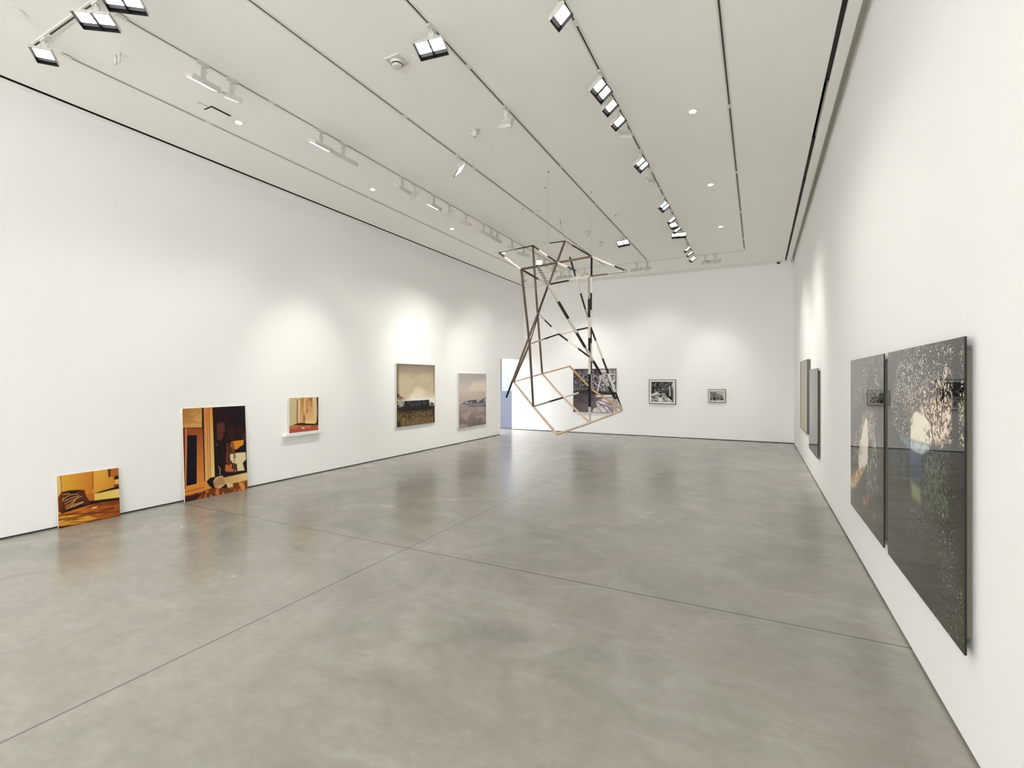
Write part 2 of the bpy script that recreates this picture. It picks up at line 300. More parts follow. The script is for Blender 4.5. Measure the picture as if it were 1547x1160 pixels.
ART = {
 'basket': [
  ('fill',(236,170,60)),
  ('grad',(240,180,62),(214,128,40),[(0.05,0.845),(0.559,0.749)],[(-0.005,1.001),(0.574,0.998),(0.563,0.553),(0.442,0.578),(0.016,0.588)],0.008),
  ('poly',(240,205,130),[(-0.01,1.008),(0.05,0.998),(0.066,0.709),(0.012,0.615)],0.008),
  ('line',(60,30,10),[(0.057,0.997),(0.065,0.683)],0.014),
  ('grad',(240,180,66),(226,150,46),[(0.587,0.883),(0.904,0.654)],[(0.577,0.997),(1.003,1.0),(1.008,0.547),(0.568,0.551)],0.008),
  ('poly',(196,110,40),[(0.864,0.993),(1.003,1.003),(1.001,0.81),(0.857,0.836)],0.01),
  ('line',(50,28,12),[(0.565,0.996),(0.555,0.638)],0.012),
  ('poly',(70,34,18),[(0.816,1.003),(0.864,1.002),(0.857,0.836),(0.821,0.825)],0.008),
  ('poly',(40,20,12),[(0.917,0.828),(0.999,0.847),(0.999,0.767),(0.918,0.76)],0.008),
  ('poly',(238,205,110),[(0.938,0.756),(0.999,0.76),(0.999,0.665),(0.94,0.659)],0.008),
  ('poly',(120,60,30),[(0.916,0.666),(1.001,0.665),(0.998,0.592),(0.908,0.617)],0.008),
  ('poly',(40,24,12),[(0.574,0.557),(0.689,0.576),(0.83,0.597),(0.999,0.621),(0.999,0.563),(0.828,0.554),(0.664,0.538)],0.008),
  ('poly',(200,110,40),[(0.42,0.576),(0.574,0.557),(0.574,0.39),(0.414,0.433)],0.008),
  ('grad',(240,205,95),(248,216,120),[(0.582,0.465),(0.993,0.463)],[(0.579,0.535),(1.003,0.56),(1.002,0.385),(0.574,0.394)],0.008),
  ('poly',(40,18,8),[(0.425,0.43),(0.58,0.409),(0.705,0.403),(1.002,0.381),(1.001,0.316),(0.657,0.336),(0.476,0.322),(0.051,0.263),(0.023,0.323)],0.008),
  ('grad',(206,120,40),(170,80,24),[(0.253,0.132),(0.998,-0.002)],[(-0.004,0.264),(0.477,0.336),(0.657,0.343),(1.002,0.323),(1.003,-0.018),(-0.003,-0.012)],0.012),
  ('poly',(232,166,62),[(0.009,0.221),(0.173,0.219),(0.469,0.131),(0.6,0.043),(0.356,0.024),(0.044,0.041),(0.006,0.064)],0.03),
  ('noise',(120,50,12),[(-0.004,0.264),(0.657,0.343),(1.002,0.323),(1.003,-0.018),(-0.003,-0.012)],0.01,4,26,0.52,0.12,3,0.8),
  ('line',(70,26,8),[(0.051,0.25),(0.471,0.179),(0.995,0.085)],0.02),
  ('line',(90,36,8),[(0.178,0.071),(0.689,-0.022),(0.986,0.015)],0.02),
  ('poly',(58,22,10),[(0.005,0.038),(0.249,-0.001),(0.164,-0.032),(0.003,-0.02)],0.02),
  ('poly',(244,200,110),[(0.525,0.28),(0.609,0.288),(0.614,0.259),(0.535,0.246)],0.008),
  ('poly',(88,40,20),[(0.011,0.589),(0.065,0.683),(0.168,0.695),(0.337,0.675),(0.422,0.651),(0.44,0.523),(0.517,0.382),(0.466,0.352),(0.326,0.384),(0.135,0.335),(0.051,0.276),(0.008,0.326)],0.012),
  ('line',(214,160,104),[(0.08,0.534),(0.186,0.604),(0.312,0.598)],0.016),
  ('line',(214,160,104),[(0.105,0.502),(0.226,0.542),(0.332,0.56)],0.016),
  ('line',(214,160,104),[(0.108,0.448),(0.213,0.491),(0.375,0.537)],0.016),
  ('line',(214,160,104),[(0.117,0.406),(0.18,0.418),(0.288,0.515)],0.016),
  ('line',(214,160,104),[(0.116,0.373),(0.242,0.404),(0.392,0.424)],0.016),
  ('line',(214,160,104),[(0.125,0.344),(0.262,0.372),(0.392,0.413)],0.016),
  ('line',(214,160,104),[(0.073,0.628),(0.208,0.627),(0.271,0.641)],0.016),
  ('line',(214,160,104),[(0.199,0.387),(0.266,0.479),(0.31,0.537)],0.016),
  ('line',(214,160,104),[(0.092,0.571),(0.057,0.446),(0.024,0.349)],0.016),
  ('line',(240,200,150),[(0.127,0.344),(0.381,0.415)],0.012),
  ('poly',(30,14,8),[(0.167,0.662),(0.22,0.678),(0.315,0.659),(0.291,0.609),(0.197,0.622)],0.008),
  ('poly',(120,50,24),[(0.016,0.588),(0.063,0.63),(0.077,0.442),(0.033,0.32),(0.011,0.326)],0.012),
 ],
 'washroom': [
  ('fill',(28,14,18)),
  ('grad',(196,140,76),(228,176,100),[(0.064,0.964),(0.192,0.801)],[(-0.013,1.007),(0.289,1.004),(0.277,0.772),(-0.008,0.793)],0.008),
  ('noise',(170,110,50),[(0.0,1.005),(0.285,1.004),(0.277,0.775),(-0.008,0.793)],0.01,4,16,0.55,0.2,2,0.4),
  ('poly',(40,18,16),[(-0.007,0.799),(0.281,0.78),(0.302,0.762),(0.301,0.746),(-0.008,0.786)],0.008),
  ('grad',(158,78,36),(236,148,66),[(0.123,0.752),(0.21,0.162)],[(-0.001,0.799),(0.058,0.789),(0.295,0.768),(0.291,0.075),(-0.008,0.067)],0.008),
  ('poly',(90,36,20),[(-0.008,0.791),(0.029,0.794),(0.016,0.147),(-0.009,0.129)],0.008),
  ('grad',(206,130,80),(240,140,60),[(0.037,0.758),(0.016,0.188)],[(0.031,0.791),(0.055,0.788),(0.024,0.156),(0.011,0.158)],0.008),
  ('poly',(16,10,28),[(0.061,0.712),(0.202,0.703),(0.178,0.171),(0.024,0.166)],0.008),
  ('line',(250,190,110),[(0.032,0.163),(0.178,0.168)],0.008),
  ('line',(120,56,20),[(0.009,0.108),(0.284,0.119)],0.01),
  ('poly',(16,12,16),[(0.285,1.004),(0.319,1.003),(0.309,0.191),(0.29,0.194),(0.291,0.774)],0.008),
  ('grad',(222,140,72),(250,190,110),[(0.349,0.9),(0.324,0.189)],[(0.316,1.003),(0.398,1.0),(0.395,0.191),(0.306,0.181)],0.008),
  ('line',(150,80,40),[(0.364,1.001),(0.355,0.196)],0.008),
  ('grad',(236,160,70),(252,216,140),[(0.424,0.983),(0.412,0.243)],[(0.398,1.0),(0.45,1.002),(0.455,0.216),(0.389,0.208)],0.008),
  ('line',(110,56,24),[(0.4,1.0),(0.39,0.208)],0.012),
  ('poly',(34,14,16),[(0.45,1.004),(0.693,1.003),(0.686,0.796),(0.462,0.829)],0.05),
  ('poly',(96,46,32),[(0.535,0.817),(0.638,0.818),(0.639,0.695),(0.573,0.613),(0.511,0.629),(0.511,0.772)],0.015),
  ('line',(50,24,20),[(0.508,0.69),(0.636,0.698)],0.012),
  ('poly',(56,24,20),[(0.685,0.762),(0.802,0.767),(0.805,0.63),(0.68,0.627)],0.05),
  ('poly',(48,22,20),[(0.842,0.764),(0.923,0.76),(0.918,0.622),(0.837,0.627)],0.05),
  ('poly',(70,34,30),[(0.936,0.667),(0.995,0.692),(1.008,0.592),(0.958,0.584)],0.01),
  ('poly',(232,154,44),[(0.741,0.583),(0.804,0.59),(0.958,0.59),(0.945,0.533),(0.882,0.515),(0.833,0.49),(0.754,0.503),(0.731,0.533)],0.01),
  ('poly',(244,226,176),[(0.717,0.444),(0.799,0.45),(0.981,0.44),(0.988,0.359),(0.924,0.32),(0.954,0.229),(0.832,0.235),(0.824,0.319),(0.748,0.341),(0.715,0.387)],0.014),
  ('line',(40,22,12),[(0.72,0.446),(0.863,0.451),(0.981,0.447)],0.01),
  ('line',(150,80,44),[(0.678,0.571),(0.676,0.256)],0.012),
  ('line',(150,80,44),[(0.709,0.569),(0.707,0.252)],0.012),
  ('line',(150,80,44),[(0.772,0.564),(0.77,0.245)],0.012),
  ('line',(150,80,44),[(0.795,0.562),(0.794,0.242)],0.012),
  ('noise',(214,120,60),[(0.639,0.339),(0.811,0.32),(0.824,0.227),(0.621,0.251)],0.02,20,14,0.5,0.08,5,0.9),
  ('noise',(120,64,40),[(0.664,0.617),(0.773,0.609),(0.827,0.319),(0.639,0.339)],0.02,24,12,0.58,0.06,8,0.8),
  ('line',(210,190,150),[(0.525,0.318),(0.546,0.288),(0.537,0.228)],0.012),
  ('line',(130,110,90),[(0.49,0.586),(0.511,0.563)],0.01),
  ('grad',(226,180,110),(246,214,150),[(0.662,0.1),(0.985,0.172)],[(0.603,0.186),(1.003,0.196),(1.003,0.111),(0.739,0.083),(0.631,0.098)],0.008),
  ('grad',(190,100,40),(238,160,80),[(0.166,0.061),(0.999,0.077)],[(0.291,0.08),(0.48,0.091),(1.003,0.109),(1.003,-0.006),(-0.0,-0.002),(0.002,0.065)],0.008),
  ('noise',(96,36,12),[(0.002,0.065),(0.291,0.08),(0.48,0.091),(1.003,0.109),(1.003,-0.006),(-0.0,-0.002)],0.01,26,14,0.47,0.06,6,0.85),
  ('poly',(60,24,18),[(0.002,0.055),(0.291,0.064),(0.163,-0.002),(-0.0,-0.002)],0.03),
  ('poly',(236,150,66),[(0.287,0.183),(0.338,0.187),(0.407,0.096),(0.291,0.08)],0.008),
  ('poly',(18,10,14),[(0.326,0.178),(0.382,0.212),(0.484,0.212),(0.662,0.1),(0.676,0.058),(0.421,0.089),(0.364,0.124)],0.012),
  ('poly',(226,190,140),[(0.429,0.164),(0.469,0.205),(0.574,0.212),(0.621,0.161),(0.634,0.115),(0.539,0.072),(0.45,0.096)],0.014),
  ('noise',(170,110,70),[(0.429,0.164),(0.574,0.212),(0.634,0.115),(0.45,0.096)],0.01,16,14,0.5,0.1,9,0.6),
  ('poly',(236,204,150),[(0.635,0.126),(0.74,0.1),(0.754,0.07),(0.66,0.06)],0.01),
 ],
 'corner': [
  ('fill',(222,184,130)),
  ('poly',(206,190,150),[(-0.001,1.001),(0.261,0.936),(0.229,0.259),(-0.002,0.21)],0.01),
  ('poly',(176,120,70),[(0.246,0.928),(0.304,0.926),(0.298,0.271),(0.235,0.259)],0.012),
  ('poly',(232,214,170),[(0.304,0.926),(0.37,0.941),(0.339,0.302),(0.295,0.288)],0.01),
  ('grad',(196,134,60),(222,180,120),[(0.44,0.973),(0.418,0.296)],[(0.37,0.941),(0.5,0.968),(0.488,0.274),(0.328,0.286)],0.01),
  ('line',(238,222,180),[(0.516,0.968),(0.512,0.597)],0.02),
  ('grad',(206,150,80),(228,190,140),[(0.64,0.9),(0.724,0.31)],[(0.54,0.967),(0.798,0.99),(0.807,0.304),(0.519,0.323)],0.02),
  ('poly',(222,196,150),[(0.798,0.99),(0.935,0.987),(0.934,0.295),(0.807,0.304)],0.02),
  ('poly',(170,110,60),[(0.478,0.599),(0.524,0.46),(0.558,0.269),(0.457,0.277)],0.02),
  ('poly',(160,96,50),[(0.653,0.976),(0.756,0.982),(0.768,0.896),(0.702,0.915)],0.02),
  ('line',(70,40,24),[(0.754,0.913),(0.754,0.723)],0.018),
  ('poly',(176,110,60),[(0.581,0.662),(0.632,0.66),(0.608,0.541),(0.567,0.543)],0.02),
  ('poly',(60,20,24),[(0.936,0.999),(1.004,0.999),(1.007,0.149),(0.931,0.208),(0.959,0.539)],0.02),
  ('poly',(240,206,120),[(0.519,0.323),(0.913,0.306),(0.91,0.209),(0.557,0.218)],0.012),
  ('line',(120,80,40),[(0.128,0.998),(0.281,0.93),(0.541,0.979)],0.012),
  ('poly',(60,30,24),[(0.342,1.001),(0.501,0.997),(0.42,0.981)],0.012),
  ('poly',(190,116,80),[(-0.002,0.21),(0.436,0.244),(1.007,0.158),(1.002,-0.0),(0.0,0.0)],0.01),
  ('poly',(56,22,20),[(0.122,0.231),(0.278,0.264),(0.437,0.27),(0.598,0.232),(0.995,0.194),(1.007,0.149),(0.515,0.184)],0.012),
  ('poly',(60,50,30),[(0.889,0.228),(1.001,0.234),(1.003,0.164),(0.909,0.183)],0.01),
  ('noise',(140,60,44),[(-0.002,0.21),(1.007,0.158),(1.002,-0.0),(0.0,0.0)],0.01,5,14,0.5,0.15,2,0.6),
  ('poly',(170,84,64),[(0.013,0.093),(0.512,0.102),(1.004,0.061),(1.002,-0.0),(0.0,0.0)],0.03),
  ('poly',(240,220,200),[(0.403,0.153),(0.463,0.132),(0.521,0.076),(0.451,0.087)],0.012),
 ],
 'hut': [
  ('fill',(190,176,150)),
  ('grad',(138,128,116),(196,180,148),[(0.464,1.016),(0.464,0.718)],[(-0.115,1.073),(1.087,1.125),(1.09,0.362),(-0.115,0.411)],0.01),
  ('grad',(196,180,148),(206,192,156),[(0.464,0.743),(0.465,0.515)],[(-0.115,0.742),(1.089,0.744),(1.09,0.362),(-0.115,0.411)],0.1),
  ('poly',(238,226,196),[(0.155,0.4),(0.365,0.517),(0.505,0.616),(0.649,0.588),(0.864,0.504),(1.09,0.444),(1.09,0.334),(0.155,0.376)],0.13),
  ('poly',(254,250,240),[(0.25,0.396),(0.445,0.515),(0.607,0.537),(0.777,0.454),(1.044,0.445),(1.044,0.35),(0.25,0.384)],0.1),
  ('noise',(214,200,170),[(-0.0,0.838),(0.997,0.852),(0.998,0.42),(-0.0,0.455)],0.1,4,5,0.52,0.4,61,0.5),
  ('poly',(236,222,190),[(0.444,0.591),(0.586,0.602),(0.587,0.511),(0.445,0.515)],0.12),
  ('poly',(100,92,74),[(-0.027,0.999),(0.045,1.002),(0.045,0.477),(-0.027,0.479)],0.1),
  ('poly',(112,104,92),[(-0.0,1.018),(1.001,1.02),(1.001,0.993),(-0.0,0.984)],0.08),
  ('poly',(128,118,90),[(0.962,0.999),(1.042,1.001),(1.044,0.5),(0.998,0.501)],0.06),
  ('grad',(52,40,32),(84,66,44),[(0.445,0.312),(0.445,0.02)],[(-0.009,0.341),(0.212,0.324),(0.865,0.291),(1.01,0.304),(1.012,-0.042),(-0.009,-0.014)],0.02),
  ('poly',(36,32,32),[(0.183,0.405),(0.525,0.402),(0.847,0.404),(0.856,0.302),(0.954,0.292),(0.865,0.238),(0.445,0.211),(0.183,0.239)],0.01),
  ('line',(20,18,20),[(0.193,0.404),(0.525,0.4),(0.842,0.401)],0.012),
  ('noise',(92,86,80),[(0.212,0.392),(0.842,0.388),(0.847,0.332),(0.231,0.31)],0.01,30,30,0.56,0.1,4,0.8),
  ('noise',(168,140,92),[(-0.0,0.238),(0.445,0.223),(1.004,0.223),(1.005,-0.007),(-0.0,0.003)],0.05,90,80,0.5,0.16,3,0.75),
  ('noise',(40,30,22),[(-0.0,0.31),(0.445,0.223),(1.004,0.244),(1.004,0.094),(-0.0,0.142)],0.06,60,50,0.5,0.16,13,0.8),
  ('poly',(38,30,26),[(-0.0,0.118),(0.082,0.099),(0.109,0.006),(-0.0,-0.0)],0.08),
  ('poly',(40,32,28),[(0.954,0.233),(1.01,0.257),(1.011,-0.008),(0.966,-0.004)],0.05),
  ('noise',(44,44,38),[(-0.0,0.551),(0.054,0.525),(0.183,0.442),(0.202,0.3),(-0.0,0.31)],0.03,60,60,0.46,0.08,8,1),
  ('noise',(206,204,186),[(0.027,0.43),(0.137,0.468),(0.196,0.411),(0.178,0.332),(0.063,0.313)],0.03,70,60,0.5,0.08,9,0.9),
  ('noise',(50,50,50),[(0.864,0.364),(0.999,0.339),(0.999,0.291),(0.865,0.302)],0.02,40,30,0.45,0.08,5,1),
 ],
 'shore': [
  ('fill',(212,202,196)),
  ('grad',(196,188,192),(232,220,208),[(0.49,1.004),(0.49,0.659)],[(-0.027,1.014),(1.026,1.025),(1.026,0.617),(-0.027,0.64)],0.01),
  ('poly',(244,232,216),[(0.519,0.839),(1.01,0.868),(1.01,0.649),(0.295,0.663)],0.12),
  ('grad',(226,210,196),(206,190,184),[(0.49,0.659),(0.49,0.419)],[(-0.027,0.676),(1.026,0.656),(1.026,0.367),(-0.027,0.411)],0.05),
  ('grad',(188,172,166),(126,112,108),[(0.49,0.419),(0.49,-0.001)],[(-0.027,0.44),(1.026,0.406),(1.026,-0.041),(-0.027,-0.02)],0.01),
  ('noise',(206,186,176),[(-0.001,0.381),(1.001,0.336),(1.001,-0.008),(-0.001,0.007)],0.04,4,9,0.55,0.16,3,0.6),
  ('poly',(96,90,106),[(0.092,0.438),(0.185,0.472),(0.378,0.498),(0.634,0.501),(0.752,0.47),(1.001,0.54),(1.001,0.422),(0.605,0.427)],0.01),
  ('noise',(220,216,222),[(0.185,0.468),(0.782,0.492),(1.001,0.524),(1.001,0.446),(0.24,0.447)],0.01,12,12,0.5,0.06,6,0.8),
  ('poly',(150,140,150),[(0.132,0.43),(1.001,0.414),(1.001,0.344),(0.634,0.365),(0.35,0.377)],0.012),
  ('poly',(110,104,122),[(0.406,0.393),(0.634,0.375),(0.576,0.361),(0.406,0.372)],0.01),
  ('poly',(110,100,112),[(0.872,0.388),(1.001,0.383),(1.001,0.333)],0.01),
 ],
 'trees': [
  ('fill',(44,38,42)),
  ('poly',(98,90,96),[(0.562,0.996),(1.0,0.994),(1.0,0.395),(0.538,0.442)],0.1),
  ('noise',(110,104,108),[(-0.0,1.0),(0.587,0.996),(0.587,0.442),(-0.0,0.395)],0.03,40,40,0.6,0.4,24,0.5),
  ('noise',(230,226,230),[(0.019,0.97),(0.489,0.974),(0.514,0.513),(0.006,0.491)],0.03,60,60,0.7,0.1,4,0.7),
  ('noise',(240,234,236),[(0.635,0.995),(1.0,0.994),(1.0,0.488),(0.635,0.513)],0.06,34,34,0.5,0.4,2,0.9),
  ('noise',(24,22,26),[(0.489,0.832),(1.0,0.709),(1.0,0.418),(0.489,0.43)],0.05,40,30,0.54,0.3,7,0.8),
  ('noise',(200,196,202),[(0.477,0.868),(0.659,0.865),(0.635,0.513),(0.465,0.513)],0.05,40,30,0.6,0.08,17,0.8),
  ('poly',(226,218,224),[(0.669,0.947),(0.702,0.947),(0.589,0.466),(0.567,0.466)],0.008),
  ('poly',(30,26,28),[(0.514,0.478),(1.0,0.439),(1.0,0.413),(0.489,0.425)],0.02),
  ('grad',(84,74,78),(118,106,110),[(0.144,0.395),(0.391,0.039)],[(-0.0,0.407),(0.489,0.425),(1.0,0.418),(1.0,-0.0),(-0.0,-0.001)],0.01),
  ('noise',(66,58,62),[(-0.0,0.419),(0.489,0.425),(0.489,0.277),(-0.0,0.203)],0.06,14,10,0.5,0.2,31,0.6),
  ('poly',(238,232,234),[(0.538,0.39),(1.0,0.409),(1.0,0.358),(0.684,0.353),(0.55,0.357)],0.02),
  ('poly',(238,230,234),[(0.611,0.289),(0.756,0.331),(1.0,0.337),(1.0,0.005),(0.453,-0.001),(0.489,0.076),(0.587,0.124),(0.538,0.23)],0.03),
  ('noise',(110,98,104),[(0.587,0.336),(1.0,0.337),(1.0,0.011),(0.465,-0.001)],0.05,14,18,0.6,0.4,33,0.7),
  ('line',(96,86,92),[(0.562,0.23),(0.696,0.16),(0.744,0.09),(0.828,0.003)],0.026),
  ('line',(96,86,92),[(0.744,0.161),(0.804,0.138),(0.947,0.005)],0.026),
  ('line',(96,86,92),[(0.635,0.277),(0.828,0.208),(1.0,0.174)],0.026),
  ('line',(96,86,92),[(0.587,0.207),(0.756,0.161)],0.026),
  ('line',(64,56,60),[(-0.0,0.371),(0.144,0.299),(0.305,0.205),(0.477,0.123)],0.02),
 ],
 'railing': [
  ('fill',(26,26,26)),
  ('noise',(150,150,148),[(0.013,0.994),(0.999,1.0),(0.977,0.577),(0.006,0.425)],0.02,18,16,0.6,0.3,3,0.8),
  ('poly',(220,218,212),[(0.006,0.38),(0.275,0.501),(0.359,0.411),(0.104,0.305),(0.005,0.29)],0.02),
  ('noise',(206,204,196),[(0.006,0.395),(0.612,0.427),(0.949,0.005),(0.001,0.001)],0.01,26,24,0.5,0.3,6,0.9),
  ('line',(130,130,126),[(0.753,0.756),(0.668,0.427)],0.02),
  ('line',(130,130,126),[(0.669,0.756),(0.584,0.426)],0.02),
  ('line',(130,130,126),[(0.585,0.756),(0.528,0.426)],0.02),
  ('line',(130,130,126),[(0.515,0.756),(0.485,0.426)],0.02),
  ('poly',(190,188,180),[(0.795,0.756),(0.865,0.78),(0.879,0.307),(0.808,0.276)],0.012),
  ('poly',(214,212,206),[(0.921,0.905),(0.999,0.994),(0.999,0.756),(0.935,0.667)],0.03),
  ('line',(180,180,170),[(0.949,0.667),(0.963,0.035)],0.02),
  ('poly',(240,238,230),[(0.314,0.154),(0.385,0.215),(0.498,0.155),(0.511,0.018),(0.313,0.018)],0.015),
  ('poly',(238,236,228),[(0.554,0.2),(0.78,0.186),(0.935,0.05),(0.779,0.04)],0.015),
  ('line',(20,20,20),[(0.442,0.245),(0.667,0.155),(0.864,0.035)],0.03),
  ('line',(200,198,190),[(0.36,0.576),(0.725,0.666),(0.949,0.845)],0.015),
 ],
 'street': [
  ('fill',(190,188,176)),
  ('poly',(104,104,96),[(-0.003,0.953),(0.254,0.856),(0.34,0.857),(0.468,0.757),(0.856,0.523),(1.009,0.248),(0.997,0.107),(0.004,0.155)],0.02),
  ('poly',(40,40,38),[(0.275,0.788),(0.405,0.926),(0.42,0.023),(0.266,0.019)],0.02),
  ('noise',(30,30,30),[(-0.013,0.437),(0.51,0.377),(1.009,0.248),(0.997,0.072),(0.001,0.013)],0.02,12,8,0.5,0.07,4,0.9),
  ('noise',(170,170,160),[(-0.003,0.953),(1.006,0.526),(1.009,0.248),(0.005,0.226)],0.01,20,8,0.52,0.07,7,0.6),
 ],
 'willow_left': [
  ('fill',(20,20,18)),
  ('grad',(10,10,9),(34,32,24),[(0.589,0.875),(0.591,0.266)],[(-0.046,1.069),(1.044,1.014),(1.051,-0.058),(-0.047,-0.426)],0.05),
  ('noise',(150,140,112),[(0.091,0.469),(0.997,0.58),(0.999,0.289),(0.091,0.101)],0.1,90,30,0.56,0.1,3,0.7),
  ('noise',(196,204,206),[(0.487,0.54),(0.807,0.585),(0.865,0.261),(0.557,0.197)],0.06,80,24,0.55,0.1,23,0.7),
  ('noise',(214,196,170),[(0.414,0.662),(0.622,0.708),(0.806,0.686),(0.85,0.589),(0.718,0.537),(0.377,0.457)],0.06,70,70,0.54,0.08,5,1),
  ('noise',(214,196,170),[(0.178,0.509),(0.451,0.636),(0.556,0.602),(0.556,0.465),(0.135,0.335)],0.06,60,40,0.56,0.08,15,0.9),
  ('poly',(250,240,224),[(0.528,0.641),(0.589,0.625),(0.603,0.498),(0.584,0.373),(0.452,0.31),(0.32,0.274),(0.268,0.384),(0.339,0.467),(0.433,0.549),(0.494,0.604)],0.02),
  ('noise',(40,34,28),[(0.178,0.494),(0.414,0.562),(0.415,0.376),(0.178,0.28)],0.04,60,40,0.56,0.1,25,0.8),
  ('poly',(226,182,124),[(-0.004,0.098),(-0.004,0.183),(0.268,0.283),(0.52,0.345),(0.328,0.232),(0.176,0.152)],0.03),
  ('noise',(120,84,50),[(-0.004,0.098),(-0.004,0.207),(0.546,0.354),(0.328,0.199)],0.03,40,50,0.5,0.16,2,0.6),
  ('noise',(206,160,96),[(0.441,0.146),(0.646,0.2),(0.598,0.108),(0.468,0.077)],0.04,60,50,0.5,0.08,9,0.9),
  ('noise',(206,160,96),[(0.694,0.101),(0.807,0.129),(0.785,0.085),(0.704,0.074)],0.04,60,50,0.5,0.08,29,0.8),
  ('noise',(110,124,130),[(0.44,0.327),(0.87,0.396),(0.912,0.183),(0.495,0.147)],0.08,70,24,0.52,0.1,6,0.7),
  ('noise',(104,92,58),[(-0.004,0.062),(0.991,0.255),(0.992,0.013),(-0.004,-0.011)],0.06,110,70,0.58,0.08,7,0.7),
  ('noise',(206,204,196),[(0.091,1.007),(0.994,0.993),(0.996,0.757),(0.091,0.673)],0.05,80,80,0.7,0.04,8,0.9),
 ],
 'willow_right': [
  ('fill',(9,8,8)),
  ('grad',(8,7,7),(34,31,22),[(0.533,0.595),(0.534,0.32)],[(-0.043,0.538),(1.011,0.66),(1.012,-0.103),(-0.041,-0.687)],0.2),
  ('noise',(226,218,204),[(0.159,1.002),(0.621,1.003),(0.621,0.857),(0.438,0.814),(0.297,0.74),(0.117,0.731)],0.1,90,110,0.68,0.06,3,1),
  ('noise',(210,200,182),[(0.073,0.795),(0.387,0.803),(0.421,0.616),(0.259,0.604),(0.073,0.651)],0.06,90,100,0.6,0.08,5,0.95),
  ('noise',(222,206,186),[(0.297,0.857),(0.621,0.871),(0.649,0.775),(0.438,0.728),(0.297,0.72)],0.08,90,110,0.64,0.07,35,0.95),
  ('poly',(238,212,186),[(0.533,0.752),(0.635,0.783),(0.74,0.808),(0.801,0.765),(0.869,0.792),(0.878,0.738),(0.858,0.678),(0.801,0.644),(0.676,0.634)],0.05),
  ('noise',(240,222,204),[(0.533,0.825),(0.728,0.866),(0.858,0.917),(0.886,0.87),(0.891,0.665),(0.801,0.624),(0.676,0.63),(0.592,0.755)],0.05,60,70,0.5,0.08,7,1),
  ('noise',(18,16,16),[(0.502,0.825),(0.869,0.87),(0.896,0.643),(0.676,0.621),(0.607,0.737)],0.06,70,80,0.52,0.08,11,0.95),
  ('poly',(253,243,220),[(0.408,0.702),(0.446,0.728),(0.496,0.736),(0.593,0.723),(0.662,0.697),(0.683,0.66),(0.676,0.621),(0.593,0.617),(0.401,0.611)],0.02),
  ('noise',(60,50,40),[(0.593,0.674),(0.689,0.7),(0.696,0.623),(0.607,0.622)],0.05,60,60,0.53,0.08,41,0.8),
  ('noise',(120,110,100),[(0.369,0.724),(0.454,0.733),(0.438,0.67),(0.37,0.625)],0.05,60,60,0.52,0.08,42,0.8),
  ('poly',(196,208,212),[(0.401,0.61),(0.593,0.617),(0.662,0.616),(0.649,0.598),(0.548,0.568),(0.401,0.567)],0.02),
  ('poly',(120,146,166),[(0.24,0.606),(0.401,0.61),(0.401,0.567),(0.316,0.574)],0.05),
  ('grad',(52,84,122),(30,54,84),[(0.454,0.562),(0.502,0.475)],[(0.401,0.565),(0.551,0.566),(0.555,0.471),(0.401,0.443)],0.015),
  ('noise',(30,40,50),[(0.24,0.612),(0.676,0.621),(0.676,0.492),(0.24,0.415)],0.05,70,50,0.56,0.12,43,0.55),
  ('line',(20,17,17),[(0.578,0.772),(0.6,0.728),(0.676,0.699)],0.012),
  ('line',(20,17,17),[(0.656,0.797),(0.669,0.724),(0.682,0.673),(0.715,0.617)],0.012),
  ('line',(20,17,17),[(0.813,0.79),(0.789,0.732),(0.765,0.656)],0.012),
  ('line',(20,17,17),[(0.74,0.795),(0.747,0.704)],0.012),
  ('noise',(96,112,104),[(0.563,0.59),(0.869,0.636),(0.858,0.533),(0.563,0.477)],0.06,90,50,0.54,0.08,9,0.8),
  ('noise',(70,92,104),[(0.028,0.569),(0.404,0.59),(0.404,0.454),(0.117,0.404)],0.1,80,26,0.54,0.1,12,0.55),
  ('poly',(112,128,84),[(0.404,0.441),(0.539,0.434),(0.544,0.372),(0.414,0.369)],0.04),
  ('poly',(24,52,78),[(0.399,0.509),(0.532,0.529),(0.539,0.441),(0.404,0.446)],0.02),
  ('noise',(98,116,84),[(0.566,0.534),(0.838,0.575),(0.863,0.374),(0.651,0.358),(0.555,0.396)],0.04,100,60,0.54,0.08,13,0.85),
  ('noise',(70,104,66),[(0.692,0.438),(0.846,0.452),(0.871,0.382),(0.749,0.375)],0.04,60,50,0.5,0.1,44,0.8),
  ('line',(8,8,8),[(0.588,0.329),(0.672,0.363),(0.768,0.373),(0.871,0.376)],0.024),
  ('noise',(120,114,118),[(0.319,0.354),(0.61,0.394),(0.749,0.301),(0.347,0.188)],0.14,140,90,0.52,0.12,14,0.75),
  ('noise',(92,92,108),[(0.347,0.218),(0.838,0.314),(0.935,0.161),(0.566,0.1)],0.16,160,120,0.58,0.08,15,0.6),
  ('noise',(84,72,46),[(0.01,0.11),(0.994,0.217),(0.994,-0.001),(0.01,0.008)],0.12,160,150,0.56,0.1,16,0.6),
  ('noise',(220,216,200),[(0.803,0.57),(0.994,0.435),(1.003,0.003),(0.521,-0.061),(0.73,0.371)],0.05,120,130,0.72,0.03,17,0.6),
  ('noise',(226,220,200),[(0.953,0.981),(1.0,0.978),(1.0,0.651),(0.953,0.646)],0.03,100,110,0.6,0.06,18,0.9),
  ('noise',(214,208,196),[(0.621,0.985),(0.912,0.984),(0.891,0.885),(0.621,0.853)],0.06,90,110,0.66,0.05,19,0.95),
 ],
 'dusk': [
  ('fill',(70,70,66)),
  ('grad',(84,84,78),(60,60,58),[(0.474,1.001),(0.474,0.022)],[(-0.084,1.069),(1.097,1.043),(1.097,-0.026),(-0.084,-0.161)],0.01),
